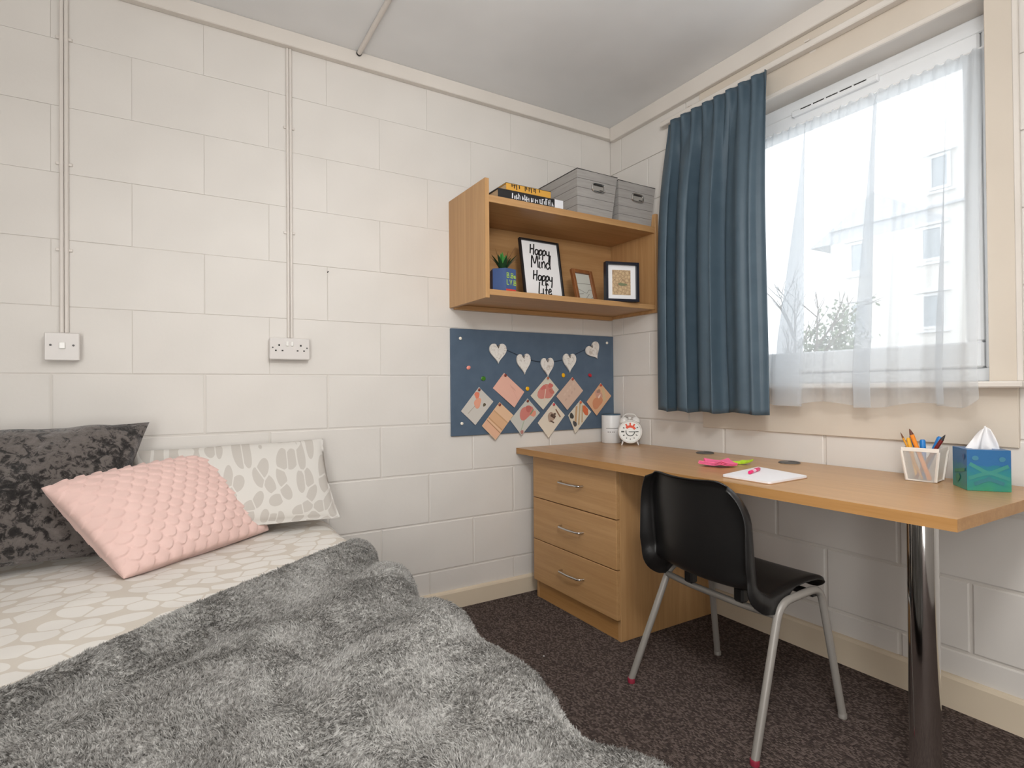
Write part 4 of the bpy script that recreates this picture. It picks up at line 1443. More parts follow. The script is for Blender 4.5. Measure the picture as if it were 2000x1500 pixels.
for c in range(4):
    p, q = sq(B0, 0.002)[c], sq(T0, H_ - 0.010)[c]
    mb = MB(); mb.tube([p, q], 0.0045, 6); build('corner_post', mb, pw, t, True, True)
for c in range(4):
    n = (c + 1) % 4
    a, b = sq(B0, 0.003), sq(T0 - 0.0015, H_ - 0.011)
    mb = MB(); mb.add([a[c], a[n], b[n], b[c]], [(0, 1, 2, 3)])
    if c == 3 or c == 1:
        build('side_panel', mb, pw, t, local=True)
    else:
        build('mesh_panel', mb, M['mesh'], t, local=True)
mP = ROOTM[t.name]
def inpot(x0, y0, x1, y1, L):
    a = mP @ Vector((x0, y0, 0.006)); b = mP @ Vector((x1, y1, H_))
    d = (b - a).normalized()
    return tuple(a), tuple(a + d * L)
BL = flat('pen_blue', (34, 122, 196), 0.35)
G = 'pens and pencils in the pencil pot'
tipw = flat('pencil_wood', (206, 150, 96))
def potpen(label, x0, y0, x1, y1, L, r, body, tip=None, cap=None, cat='pen', name='pen'):
    a, b = inpot(x0, y0, x1, y1, L)
    pen(label, G, a, b, r, body, tip or M['dark'], cap, cat, name)
potpen('thin pencil with a brown tip leaning out over the pot corner', 0.000, -0.022, -0.037, -0.030, 0.152, 0.0030, flat('pencil_ochre', (214, 150, 40)), flat('pencil_tip', (110, 66, 44)), cat='pencil', name='pencil')
potpen('short yellow marker beside the thin pencil', -0.016, -0.012, -0.033, -0.016, 0.127, 0.0052, flat('marker_yellow', (240, 178, 50)), None, flat('marker_yellow', (240, 178, 50)))
potpen('large orange marker with a dark tip, tallest in the pot', 0.020, -0.028, -0.012, -0.030, 0.162, 0.0062, flat('marker_orange', (232, 136, 34)), flat('marker_tip', (98, 52, 36)))
potpen('blue pen leaning behind the orange marker', 0.006, 0.006, -0.025, 0.004, 0.138, 0.0055, BL, None, BL)
potpen('short round-ended blue pen standing mid pot', 0.000, -0.004, -0.002, -0.008, 0.121, 0.0072, BL, None, BL)
potpen('wide flat-ended blue pen beside the dark red brush pen', -0.012, 0.020, 0.024, 0.022, 0.138, 0.0072, BL, None, BL)
potpen('dark red brush pen with a black tip leaning over the rim', -0.020, -0.014, 0.033, -0.010, 0.158, 0.0054, flat('brush_red', (112, 26, 28), 0.35), flat('brush_tip', (46, 40, 38)))

# tissue box
bx = [(-0.205, -1.715), (-0.150, -1.788)]
t = thing('tissue_box', 'blue to green patterned cube tissue box beside the pencil pot', 'tissue box', (-0.135, -1.722, DZ), 0.0)
p1 = Vector((-0.211, -1.711)); p2 = Vector((-0.149, -1.788)); p0 = Vector((-0.122, -1.640))
e1 = (p2 - p1); e1 = e1.normalized() * 0.100
e2 = Vector((-e1.y, e1.x)).normalized() * 0.100
if (p0 - p1).dot(e2) < 0:
    e2 = -e2
hB = 0.114
q = [p1, p1 + e1, p1 + e1 + e2, p1 + e2]
def mat_tissue():
    m = base_mat('blue_green_print', srgb(40, 110, 140), 0.35)
    tt = NT(m)
    v = tt.coords()
    sp = tt.n('ShaderNodeSeparateXYZ'); tt.l(v, sp.inputs[0])
    mr = tt.n('ShaderNodeMapRange'); mr.inputs['From Min'].default_value = 0.0; mr.inputs['From Max'].default_value = hB
    tt.l(sp.outputs['Z'], mr.inputs['Value'])
    n = tt.noise(tt.coords((1, 1, 1)), 22, 3, 0.5, 1.0)
    ad = tt.n('ShaderNodeMath', operation='MULTIPLY_ADD'); tt.l(n.outputs['Fac'], ad.inputs[0]); ad.inputs[1].default_value = 0.7
    tt.l(mr.outputs[0], ad.inputs[2])
    tt.col(tt.ramp(ad.outputs[0], [(0.25, srgb(60, 146, 112)), (0.62, srgb(48, 132, 132)), (1.0, srgb(40, 114, 144)), (1.4, srgb(46, 104, 156))]))
    return m
tm = mat_tissue()
mb = MB()
vs = [(p.x, p.y, DZ) for p in q] + [(p.x, p.y, DZ + hB) for p in q]
cc = (q[0] + q[2]) / 2
ins = [(cc + (p - cc) * 0.5) for p in q]
vs += [(p.x, p.y, DZ + hB) for p in ins] + [(p.x, p.y, DZ + hB - 0.02) for p in ins]
fs = [(3, 2, 1, 0), (12, 13, 14, 15)]
for c in range(4):
    n = (c + 1) % 4
    for k in range(3):
        fs.append((k * 4 + c, k * 4 + n, (k + 1) * 4 + n, (k + 1) * 4 + c))
mb.add(vs, fs)
tb = build('carton', mb, tm, t)
# printed shapes on the two front faces
def facem(a, b):
    d = (b - a).normalized()
    return Matrix(((d.x, 0, 0, a.x), (d.y, 0, 0, a.y), (0, 0, 1, DZ), (0, 0, 0, 1))), (b - a).length
FP = [0]
def fprint(a, b, polys, col, name='pattern'):
    FP[0] += 1
    d = (b - a).normalized(); nn = Vector((d.y, -d.x))
    if nn.dot(cc - (a + b) / 2) > 0:
        nn = -nn
    mb = MB()
    for kk, poly in enumerate(polys):
        o_ = 0.0004 + 0.0003 * FP[0] + 0.00006 * kk
        vs = [(a.x + d.x * u * 0.100 + nn.x * o_, a.y + d.y * u * 0.100 + nn.y * o_, DZ + w * hB) for u, w in poly]
        mb.add(vs, [tuple(range(len(vs)))])
    build(name, mb, col, tb)
fprint(q[0], q[1], [bar(0.06, 0.66, 0.5, 0.42, 0.09), bar(0.94, 0.62, 0.5, 0.42, 0.09), bar(0.03, 0.30, 0.5, 0.46, 0.09), bar(0.97, 0.30, 0.5, 0.46, 0.09)], flat('tissue_green', (62, 138, 130), 0.4))
fprint(q[0], q[1], [bar(0.16, 0.16, 0.5, 0.30, 0.09), bar(0.84, 0.18, 0.5, 0.30, 0.09), blob(0.5, 0.30, 0.06, 0.06, seed=50, wob=0.03)], flat('tissue_teal', (56, 120, 130), 0.4))
fprint(q[0], q[1], [blob(0.19, 0.80, 0.075, 0.06, seed=51, wob=0.03), blob(0.80, 0.78, 0.075, 0.06, seed=52, wob=0.03)], flat('tissue_sky', (66, 126, 150), 0.4))
fprint(q[3], q[0], [blob(0.82, 0.82, 0.08, 0.07, seed=53, wob=0.03)], flat('tissue_blue', (40, 78, 132), 0.4))
fprint(q[3], q[0], [blob(0.4, 0.25, 0.16, 0.1, seed=54), bar(0.2, 0.4, 0.9, 0.5, 0.08)], flat('tissue_green2', (56, 128, 96), 0.4))
# the tissue: a folded sheet standing out of the slot
mb = MB()
dd = (q[1] - q[0]).normalized(); d2 = Vector((-dd.y, dd.x))
if d2.dot(cc - q[0]) < 0:
    d2 = -d2
rows = []
nu_, nv_ = 19, 12
for j in range(nv_):
    fv = j / (nv_ - 1)
    for i in range(nu_):
        fu = -1 + 2 * i / (nu_ - 1)
        wdt = 0.040 * (1 - 0.72 * fv ** 1.3)
        x = fu * wdt + 0.012 * fv
        fold = 0.013 * math.sin(fu * 4.2 + 0.6) * (1 - 0.35 * fv) + 0.004 * math.sin(fu * 9 + fv * 4)
        z = DZ + hB - 0.010 + (0.074 - 0.016 * fu * fu) * fv
        rows.append(V(cc.x + dd.x * x + d2.x * fold, cc.y + dd.y * x + d2.y * fold, z))
mb.grid(rows, nu_, nv_)
ts = build('tissue', mb, base_mat('tissue_paper', srgb(242, 240, 240), 0.9), t, True, angle=180, label='white tissue standing out of the slot')
md = ts.modifiers.new('thickness', 'SOLIDIFY'); md.thickness = 0.0012

# ---------------------------------------------------------------- chair
ch = thing('stacking_chair', 'black plastic stacking chair on grey tube legs at the desk', 'chair', (-0.556, -1.190, 0), -0.035)
prof = smooth_pts([(0.205, 0, 0.398), (0.195, 0, 0.416), (0.155, 0, 0.428), (0.06, 0, 0.424), (-0.03, 0, 0.414), (-0.100, 0, 0.412), (-0.140, 0, 0.432), (-0.155, 0, 0.480), (-0.162, 0, 0.540), (-0.168, 0, 0.610), (-0.174, 0, 0.670), (-0.181, 0, 0.718), (-0.186, 0, 0.732)], 5)
NP = len(prof)
cum = [0.0]
for i in range(1, NP):
    cum.append(cum[-1] + (prof[i] - prof[i - 1]).length)
TOT = cum[-1]
NU = 25
grid = []
norms = []
for i in range(NP):
    tg_ = (prof[min(i + 1, NP - 1)] - prof[max(i - 1, 0)]).normalized()
    nn = Vector((-tg_.z, 0, tg_.x))
    if i < NP * 0.3 and nn.z < 0:
        nn = -nn
    # make normals point to the sitter (up on the seat, forwards on the back)
    if nn.z < -0.2 or (abs(nn.z) < 0.5 and nn.x < 0):
        nn = -nn
    s_ = cum[i] / TOT
    back = min(max((s_ - 0.45) / 0.15, 0), 1)
    W_ = 0.198 - 0.002 * back
    if s_ < 0.5:
        W_ = 0.190 + 0.006 * min(s_ / 0.5, 1)
    dtop = TOT - cum[i]
    rc = 0.125
    if dtop < rc:
        W_ = W_ - 0.095 + 0.095 * math.sqrt(max(1 - (1 - dtop / rc) ** 2, 0))
    dfr = cum[i]
    rf = 0.035
    if dfr < rf:
        W_ = W_ - rf + math.sqrt(max(rf * rf - (rf - dfr) ** 2, 0))
    dish = 0.006 + 0.038 * back
    for k in range(NU):
        u = -1 + 2 * k / (NU - 1)
        u = math.copysign(abs(u) ** 0.9, u)
        off = dish * (abs(u * W_ / 0.2) ** 2.2)
        if s_ < 0.45:
            off = 0.010 * (abs(u) ** 2) * math.sin(PI * min(max(s_ / 0.45, 0), 1))
        grid.append(prof[i] + Vector((0, -u * W_ + 0.018 * back, 0)) + nn * off)
        norms.append(nn)
mb = MB()
mb.grid(grid, NU, NP)
def s_grid(i):
    return cum[i] / TOT
loop = [k for k in range(NU)] + [i * NU + NU - 1 for i in range(1, NP)] + [(NP - 1) * NU + k for k in range(NU - 2, -1, -1)] + [i * NU for i in range(NP - 2, 0, -1)]
cen = Vector((0, 0, 0))
LN = len(loop)
r1, r2, r3 = [], [], []
for a in range(LN):
    p, pn, pp = grid[loop[a]], grid[loop[(a + 1) % LN]], grid[loop[a - 1]]
    nn = norms[loop[a]]
    tg_ = (pn - pp).normalized()
    out = tg_.cross(nn).normalized()
    i = loop[a] // NU
    # outward from the shell's middle line
    mid = prof[i]
    ref = (p - prof[min(max(i, 4), NP - 5)] - Vector((0, 0.018 if s_grid(i) > 0.5 else 0, 0)))
    if out.dot(ref) < 0:
        out = -out
    s_ = cum[i] / TOT
    dep = 0.010 + 0.046 * min(1, max(0, (s_ - 0.28) / 0.20)) - 0.020 * min(1, max(0, (s_ - 0.66) / 0.28))
    if s_ > 0.97:
        dep = 0.010
    r1.append(p + out * 0.0055 - nn * 0.0015)
    r2.append(p + out * 0.0095 - nn * 0.008)
    r3.append(p + out * (0.010 + dep * 0.18) - nn * dep)
o1 = len(mb.v)
mb.v.extend(r1 + r2 + r3)
for a in range(LN):
    b = (a + 1) % LN
    mb.f.append((loop[a], loop[b], o1 + b, o1 + a))
    mb.f.append((o1 + a, o1 + b, o1 + LN + b, o1 + LN + a))
    mb.f.append((o1 + LN + a, o1 + LN + b, o1 + 2 * LN + b, o1 + 2 * LN + a))
shell = build('shell', mb, M['chair'], ch, True, True, angle=180)
shell['label'] = 'one-piece black seat and backrest'
md = shell.modifiers.new('thickness', 'SOLIDIFY'); md.thickness = 0.004; md.offset = 0
RT = 0.0115
for s_ in (-1, 1):
    y = 0.214 * s_
    # rear legs lean back, front legs lean forward; the top tube joins them under the seat edge
    rear_top = V(-0.050, y, 0.392); front_top = V(0.145, y, 0.406)
    pr_ = fillet([V(-0.207, 0.247 * s_, 0.012), rear_top, V(0.05, y, 0.400)], 0.055, 8)
    mb = MB(); mb.tube(pr_, RT, 14); lg = build('leg', mb, M['chair_leg'], ch, True, True)
    mb = MB(); mb.lathe([(0.0125, 0.0), (0.013, 0.014), (0.0118, 0.016)], (-0.207 - 0.001, 0.247 * s_, 0), 14); build('foot', mb, flat('red_ferrule', (150, 40, 62), 0.5), lg, True, True, label='worn red plastic foot')
    pf = fillet([V(0.05, y, 0.400), front_top, V(0.212, 0.238 * s_, 0.012)], 0.055, 8)
    mb = MB(); mb.tube(pf, RT, 14); lg = build('leg', mb, M['chair_leg'], ch, True, True)
    mb = MB(); mb.lathe([(0.0125, 0.0), (0.013, 0.012), (0.0118, 0.014)], (0.212 + 0.001, 0.238 * s_, 0), 14); build('foot', mb, M['chair_leg'], lg, True, True)
# rear stretcher (dips slightly in the middle) and front strap
mb = MB(); mb.tube(smooth_pts([V(-0.066, 0.213, 0.362), V(-0.068, 0.10, 0.356), V(-0.068, -0.10, 0.356), V(-0.066, -0.213, 0.362)], 6), 0.0105, 12); build('stretcher', mb, M['chair_leg'], ch, True, True)
mb = MB(); mb.box((0.112, -0.212, 0.378), (0.138, 0.212, 0.394), 0.003); build('front_strap', mb, M['chair'], ch, local=True)
for y in (-0.10, 0.10):
    mb = MB(); mb.box((-0.088, y - 0.018, 0.366), (-0.056, y + 0.018, 0.412), 0.006); build('seat_bracket', mb, M['chair'], ch, local=True)

# ---------------------------------------------------------------- bed
bedx0, bedx1, bedy0, bedy1 = -2.76, -1.555, -2.02, -0.03
bd = thing('bed', 'bed base and mattress standing head-on to the blockwork wall', 'bed', ((bedx0 + bedx1) / 2, (bedy0 + bedy1) / 2, 0))
mb = MB(); mb.box((bedx0 + 0.01, bedy0 + 0.01, 0.09), (bedx1 - 0.01, bedy1, 0.27), 0.01); build('base', mb, fabric('divan_grey', (96, 92, 90)), bd)
vs, fs = rounded_box((bedx0 + 0.005, bedy0 + 0.005, 0.272), (bedx1 - 0.005, bedy1, 0.475), 0.05, (10, 14, 5))
mb = MB(); mb.add(vs, fs); build('mattress', mb, fabric('mattress_ticking', (224, 220, 214)), bd, True)
for x in (bedx0 + 0.1, bedx1 - 0.1):
    for y in (bedy0 + 0.1, bedy1 - 0.1):
        mb = MB(); mb.lathe([(0.025, 0.0), (0.025, 0.0895)], (x, y, 0), 16); build('leg', mb, M['black_frame'], bd, True)

# duvet: rounded sheet over the mattress
NX, NY = 110, 130
xs0, xs1 = bedx0 - 0.02, bedx1 + 0.004
def duvet_surface(pp, qq):
    """pp: arc coordinate across (0 at far side hem), qq: y"""
    r = 0.075
    drop = 0.20
    L1 = drop - r
    Lc = r * PI / 2
    flatw = (xs1 - xs0) - 2 * r
    out_x, out_z, nx, nz = [np.zeros_like(pp) for _ in range(4)]
    zt = 0.497
    a = pp < L1
    out_x = np.where(a, xs0, out_x); out_z = np.where(a, zt - drop + pp, out_z); nx = np.where(a, -1, nx)
    b = (pp >= L1) & (pp < L1 + Lc)
    t = (pp - L1) / r
    out_x = np.where(b, xs0 + r - r * np.cos(t), out_x); out_z = np.where(b, zt - r + r * np.sin(t), out_z)
    nx = np.where(b, -np.cos(t), nx); nz = np.where(b, np.sin(t), nz)
    c = (pp >= L1 + Lc) & (pp < L1 + Lc + flatw)
    out_x = np.where(c, xs0 + r + pp - L1 - Lc, out_x); out_z = np.where(c, zt, out_z); nz = np.where(c, 1, nz)
    d = (pp >= L1 + Lc + flatw) & (pp < L1 + 2 * Lc + flatw)
    t = (pp - L1 - Lc - flatw) / r
    out_x = np.where(d, xs1 - r + r * np.sin(t), out_x); out_z = np.where(d, zt - r + r * np.cos(t), out_z)
    nx = np.where(d, np.sin(t), nx); nz = np.where(d, np.cos(t), nz)
    e = pp >= L1 + 2 * Lc + flatw
    out_x = np.where(e, xs1, out_x); out_z = np.where(e, zt - r - (pp - L1 - 2 * Lc - flatw), out_z); nx = np.where(e, 1, nx)
    h = 0.018 * (vnoise(pp * 3.1, qq * 3.1, 1) - 0.5) + 0.008 * (vnoise(pp * 8 + qq * 5, qq * 9 - pp * 5, 2) - 0.5)
    out_x = out_x + nx * h; out_z = out_z + nz * h
    return out_x, out_z, L1, Lc, flatw
r_ = 0.075
tot = 2 * (0.20 - r_) + 2 * r_ * PI / 2 + (xs1 - xs0) - 2 * r_
PP_, QQ_ = np.meshgrid(np.linspace(0, tot, NX), np.linspace(-2.06, -0.022, NY))
ox, oz, *_ = duvet_surface(PP_, QQ_)
# the foot end turns down
ft = np.clip((-1.98 - QQ_) / 0.08, 0, 1)
oz = np.where(oz > 0.3, oz - 0.05 * ft ** 2, oz)
mb = MB(); mb.grid([V(a, b, c) for a, b, c in zip(ox.ravel(), QQ_.ravel(), oz.ravel())], NX, NY)
dv = build('duvet', mb, M['duvet'], smooth=True, angle=180)
tag(dv, 'off-white duvet with a pale beige leaf print on the bed', 'duvet')
md = dv.modifiers.new('thickness', 'SOLIDIFY'); md.thickness = 0.012; md.offset = -1

# pillows and cushions: padded quads
def pillow(name, corners, thick, mat, label, cat, n=40, disp=None, dogear=0.06, group=None, power=0.42, front=None):
    BLc, BRc, TRc, TLc = [Vector(c) for c in corners]
    nrm = ((BRc - BLc).cross(TLc - BLc)).normalized()
    if front is not None and nrm.dot(Vector(front)) < 0:
        nrm = -nrm
    us = np.linspace(-1, 1, n)
    eu = (BRc - BLc).normalized(); ev = nrm.cross(eu).normalized()
    if ev.dot(TLc - BLc) < 0:
        ev = -ev
    mb = MB()
    W_ = (BRc - BLc).length; Hh = (TLc - BLc).length
    rows = {}
    for sd in (1, -1):
        pos = []
        for j, v in enumerate(us):
            for i, u in enumerate(us):
                pu, pv = (1 + u) / 2, (1 + v) / 2
                # pull the edge middles in: pointed corners
                uu = u * (1 - dogear * (1 - v * v)); vv = v * (1 - dogear * (1 - u * u))
                a, b = (1 + uu) / 2, (1 + vv) / 2
                p = BLc * (1 - a) * (1 - b) + BRc * a * (1 - b) + TRc * a * b + TLc * (1 - a) * b
                e = max((1 - u * u) * (1 - v * v), 0.0)
                h = thick / 2 * e ** power
                if disp is not None and sd == 1:
                    ec = max(e, 0.02)
                    gu = thick / 2 * power * ec ** (power - 1) * (-2 * u) * (1 - v * v) * 2 / W_
                    gv = thick / 2 * power * ec ** (power - 1) * (-2 * v) * (1 - u * u) * 2 / Hh
                    sn = (nrm - eu * gu - ev * gv).normalized()
                    p = p + sn * disp(a * W_, b * Hh) * min(1.0, e * 20 + 0.4)
                elif disp is not None:
                    h += disp(a * W_, b * Hh) * 0.5 * min(1.0, e * 12)
                pos.append(p + nrm * (h * sd))
        mb.grid(pos, n, n)
    N2 = n * n
    rim = [i for i in range(n)] + [j * n + n - 1 for j in range(1, n)] + [(n - 1) * n + i for i in range(n - 2, -1, -1)] + [j * n for j in range(n - 2, 0, -1)]
    for a, b in zip(rim, rim[1:] + rim[:1]):
        mb.f.append((a, b, b + N2, a + N2))
    o = build(name, mb, mat, smooth=True, angle=180)
    tag(o, label, cat, group)
    return o

def wrinkle(seed, amp, f):
    r = np.random.default_rng(seed)
    k = [(r.uniform(-f, f), r.uniform(-f, f), r.uniform(0, 6.28)) for _ in range(5)]
    def g(x, y):
        return amp * sum(math.sin(a * x + b * y + c) for a, b, c in k) / 3
    return g

# leaf pillow reclining on the wall
pillow('pillow', [(-2.23, -0.24, 0.545), (-1.560, -0.205, 0.53), (-1.588, -0.045, 0.825), (-2.24, -0.040, 0.815)], 0.13, M['pillow'], 'pale pillow printed with grey leaves leaning on the wall', 'pillow', 44, wrinkle(3, 0.003, 22), 0.05, front=(0, -1, 0.4))
# crushed velvet cushion
pillow('cushion', [(-2.80, -0.325, 0.520), (-2.275, -0.265, 0.520), (-2.178, -0.135, 0.918), (-2.775, -0.125, 0.915)], 0.15, M['velvet'], 'large charcoal crushed velvet cushion leaning at the bed head', 'cushion', 60, wrinkle(9, 0.006, 40), 0.05, group='cushions on the bed', front=(0, -1, 0.3))
# pink scalloped cushion
def scallop(x, y):
    pw_, ph_ = 0.044, 0.027
    best = 0.0
    k0 = math.floor(y / ph_)
    for k in (k0 - 1, k0, k0 + 1):
        off = 0.5 * pw_ if k % 2 else 0.0
        c = (math.floor((x - off) / pw_) + 0.5) * pw_ + off
        dx = (x - c) / (pw_ * 0.53)
        vy = (y - k * ph_) / (ph_ * 1.9)      # 0 at the scale's tip, 1 at its root
        if 0 <= vy <= 1:
            lim = 1 - (1 - min(vy * 1.7, 1)) ** 2
            if abs(dx) < math.sqrt(max(lim, 0)):
                hgt = 0.0125 * (1 - 0.80 * vy) * (1 - 0.35 * dx * dx)
                best = max(best, hgt)
    return best
pillow('cushion', [(-2.228, -0.520, 0.508), (-1.812, -0.165, 0.508), (-1.975, -0.02, 0.785), (-2.432, -0.335, 0.748)], 0.16, M['pink'], 'blush pink plush cushion with scalloped texture in front of the others', 'cushion', 170, scallop, 0.03, group='cushions on the bed', front=(0.4, -0.6, 0.6))

# ---------------------------------------------------------------- fleece throw
def ye(x):
    return np.where(x < -1.60, -0.530 + 0.83 * (x + 1.60), -0.530 + 0.45 * (np.minimum(x, -1.40) + 1.60))
XE = bedx1 + 0.014
RC = 0.085
ZT = 0.520
PA = -2.80                     # far side start (x)
FL = (XE - RC) - PA            # flat length
LC = RC * 1.35                 # arc (about 77 degrees, so that the drape flares out)
DR = 0.34
def throw_point(pp, tt):
    """pp arc coordinate across, tt 0..1 from the upper hem to the foot"""
    ang = np.clip((pp - FL) / RC, 0, 1.35)
    x = PA + np.minimum(pp, FL) + RC * np.sin(ang)
    z = ZT - RC * (1 - np.cos(ang))
    dn = np.maximum(pp - FL - LC, 0)
    x = x + dn * math.cos(1.35); z = z - dn * math.sin(1.35)
    xx = PA + np.minimum(pp, FL + 0.2)
    y0 = ye(xx) - 0.25 * np.maximum(pp - FL - LC, 0)
    y = y0 + (-2.10 - y0) * tt
    nx = np.sin(ang); nz = np.cos(ang)
    d = y0 - y
    # folds run roughly along the hem
    q = d + 0.03 * np.sin(pp * 5) + 0.05 * vnoise(pp * 3, d * 3, 5)
    h = 0.020 * np.sin(q * 19 + 0.6) * (0.35 + vnoise(pp * 2.2, d * 2.0, 6)) + 0.020 * (vnoise(pp * 4, d * 6, 7) - 0.5) + 0.02 * (vnoise(pp * 1.7 + 3, d * 3.1, 8) - 0.5)
    side = np.clip((pp - FL + 0.05) / 0.15, 0, 1)
    h = h + side * (0.016 * np.exp(-((y + 1.42) / 0.07) ** 2) - 0.022 * np.clip((-y - 1.15) / 0.6, 0, 1))
    h = h + side * 0.005 * np.sin(y * 15 + 1.0 + 1.2 * np.sin(y * 4)) * np.clip(d * 3, 0, 1) + side * 0.004
    h = h * np.clip(d / 0.05 + 0.15, 0, 1) + 0.004
    hem = np.clip(d / 0.02, 0, 1)
    h = h - 0.010 * (1 - hem)
    h = np.maximum(h, -0.008 - 0.05 * side)
    return x + nx * h, y, z + nz * h
NU_, NV_ = 170, 150
pu = np.linspace(0, FL + LC + DR, NU_)
tv_ = np.linspace(0, 1, NV_)
PU, TV = np.meshgrid(pu, tv_)
tx, ty, tz = throw_point(PU, TV)
mb = MB(); mb.grid([V(a, b, c) for a, b, c in zip(tx.ravel(), ty.ravel(), tz.ravel())], NU_, NV_)
th = thing('throw_blanket', 'grey fluffy fleece throw spread across the duvet', 'throw', (-2.0, -1.3, 0.5))
sheet_o = build('fleece_sheet', mb, M['fur'], th, True, angle=180)
md = sheet_o.modifiers.new('thickness', 'SOLIDIFY'); md.thickness = 0.008; md.offset = -1

def fur(n):
    u = rng.random(n) * (FL + LC + DR)
    # more tufts where the sheet is seen
    t_ = rng.random(n)
    keep = (u > 0.35)
    u, t_ = u[keep], t_[keep]
    n = len(u)
    x, y, z = throw_point(u, t_)
    e = 1e-3
    x1, y1, z1 = throw_point(u + e, t_)
    x2, y2, z2 = throw_point(u, t_ + e)
    P = np.stack([x, y, z], 1)
    A = np.stack([x1, y1, z1], 1) - P
    B = np.stack([x2, y2, z2], 1) - P
    N = np.cross(B, A); N /= np.linalg.norm(N, axis=1)[:, None] + 1e-12
    flip = (N[:, 2] + N[:, 0] * 0.6) < 0
    N[flip] *= -1
    A /= np.linalg.norm(A, axis=1)[:, None] + 1e-12
    Bt = np.cross(N, A)
    # flow: clumps plus a combed direction
    gx, gy = np.floor(u / 0.0065), np.floor(y / 0.0065)
    hsh = (gx * 73856093 + gy * 19349663).astype(np.int64)
    cr = ((hsh * 2654435761) % 1000003) / 1000003.0
    cr2 = ((hsh * 40503 + 77) % 999983) / 999983.0
    ang = 6.28 * (vnoise(u * 9, y * 9, 12) * 1.2) + 2.2 * (cr - 0.5) + rng.normal(0, 0.55, n)
    tilt = 0.40 + 0.70 * cr2 + rng.normal(0, 0.2, n)
    dirv = N * np.cos(tilt)[:, None] + (A * np.cos(ang)[:, None] + Bt * np.sin(ang)[:, None]) * np.sin(tilt)[:, None]
    L = (0.0056 + 0.0042 * rng.random(n)) * (0.6 + 0.8 * vnoise(u * 60, y * 60, 13))
    mid = P + dirv * (L * 0.55)[:, None] - N * 0.001
    dir2 = dirv * 0.8 + (A * np.cos(ang)[:, None] + Bt * np.sin(ang)[:, None]) * 0.5
    dir2 /= np.linalg.norm(dir2, axis=1)[:, None]
    tip = mid + dir2 * (L * 0.5)[:, None]
    wv = np.cross(dirv, rng.normal(0, 1, (n, 3))); wv /= np.linalg.norm(wv, axis=1)[:, None] + 1e-12
    w = (0.0007 + 0.0004 * rng.random(n))[:, None]
    b0 = P - N * 0.002
    verts = np.empty((n, 5, 3))
    verts[:, 0] = b0 - wv * w; verts[:, 1] = b0 + wv * w
    verts[:, 2] = mid - wv * w * 0.8; verts[:, 3] = mid + wv * w * 0.8
    verts[:, 4] = tip
    base = (np.arange(n) * 5)[:, None]
    tri = np.concatenate([base + np.array([[0, 1, 3]]), base + np.array([[0, 3, 2]]), base + np.array([[2, 3, 4]])], 1).reshape(-1, 3)
    me = bpy.data.meshes.new('fleece_pile')
    vv = verts.reshape(-1, 3) - np.array([-2.0, -1.3, 0.5])
    me.vertices.add(len(vv)); me.vertices.foreach_set('co', vv.astype(np.float32).ravel())
    nt = len(tri)
    me.loops.add(nt * 3); me.loops.foreach_set('vertex_index', tri.astype(np.int32).ravel())
    me.polygons.add(nt)
    me.polygons.foreach_set('loop_start', np.arange(0, nt * 3, 3, dtype=np.int32))
    me.polygons.foreach_set('use_smooth', np.ones(nt, dtype=bool))
    me.update(calc_edges=True)
    me.materials.append(M['fur'])
    o = bpy.data.objects.new('fleece_pile', me)
    C.objects.link(o)
    o.parent = th
    o['kind'] = 'stuff'
fur(560000)

# ---------------------------------------------------------------- curtains
ct = thing('curtain', 'dark blue pleated curtain drawn to one side of the window', 'curtain', (-0.115, -0.72, 0.91))
NT_, NZ_ = 220, 60
ZTOP, ZBOT = 2.288, 0.912
pos = []
for j in range(NZ_):
    fz = j / (NZ_ - 1)            # 0 top, 1 bottom
    z = ZTOP + (ZBOT - ZTOP) * fz
    wt = math.exp(-(fz / 0.10) ** 1.2)
    wb = 1 - math.exp(-(fz / 0.18) ** 1.5)
    for i in range(NT_):
        t_ = i / (NT_ - 1)
        y = -0.496 + (-1.020 + 0.496) * t_ - 0.030 * fz * t_
        x = -0.080 - 0.066 * (1 - math.exp(-(fz / 0.25) ** 1.5))
        # pinch pleats at the head, wide folds below
        x += wt * 0.021 * math.copysign(abs(math.sin(2 * PI * 8.5 * t_ + 0.4)) ** 0.7, math.sin(2 * PI * 8.5 * t_ + 0.4))
        ph = 2 * PI * (5.2 * t_ - 1.5 * t_ * t_) + 0.8 + 0.5 * math.sin(fz * 2.4)
        big = math.sin(ph) + 0.28 * math.sin(2 * ph + 0.6) + 0.22 * math.sin(2 * PI * 9 * t_ + fz)
        amp = 0.036 + 0.012 * math.sin(3 * t_ + 0.5)
        ridge = abs(math.sin(ph / 2)) ** 0.8
        x += wb * (0.052 - (0.072 + 0.016 * math.sin(3 * t_ + 0.5)) * ridge - 0.006 * math.sin(2 * PI * 9 * t_ + fz))
        y += wb * 0.026 * math.cos(ph) * (1 - t_) ** 0.2 * (0.2 if t_ > 0.95 else 1)
        z2 = z + (0.008 * math.sin(2 * PI * 8.5 * t_ + 0.4) if j == 0 else 0)
        if j == 0 and t_ < 0.03:
            z2 -= 0.01
        pos.append(V(x, y, z2 + 0.004 * math.sin(ph) * fz))
mb = MB(); mb.grid(pos, NT_, NZ_)
cl = build('curtain_cloth', mb, M['curtain'], ct, True, angle=180)
md = cl.modifiers.new('thickness', 'SOLIDIFY'); md.thickness = 0.003
# header tape and hooks behind
for i in range(6):
    y = -0.50 - i * 0.098
    mb = MB(); mb.tube([V(-0.050, y, 2.262), V(-0.042, y, 2.300), V(-0.040, y, 2.305)], 0.002, 6)
    build('hook', mb, M['white_plastic'], ct, True)
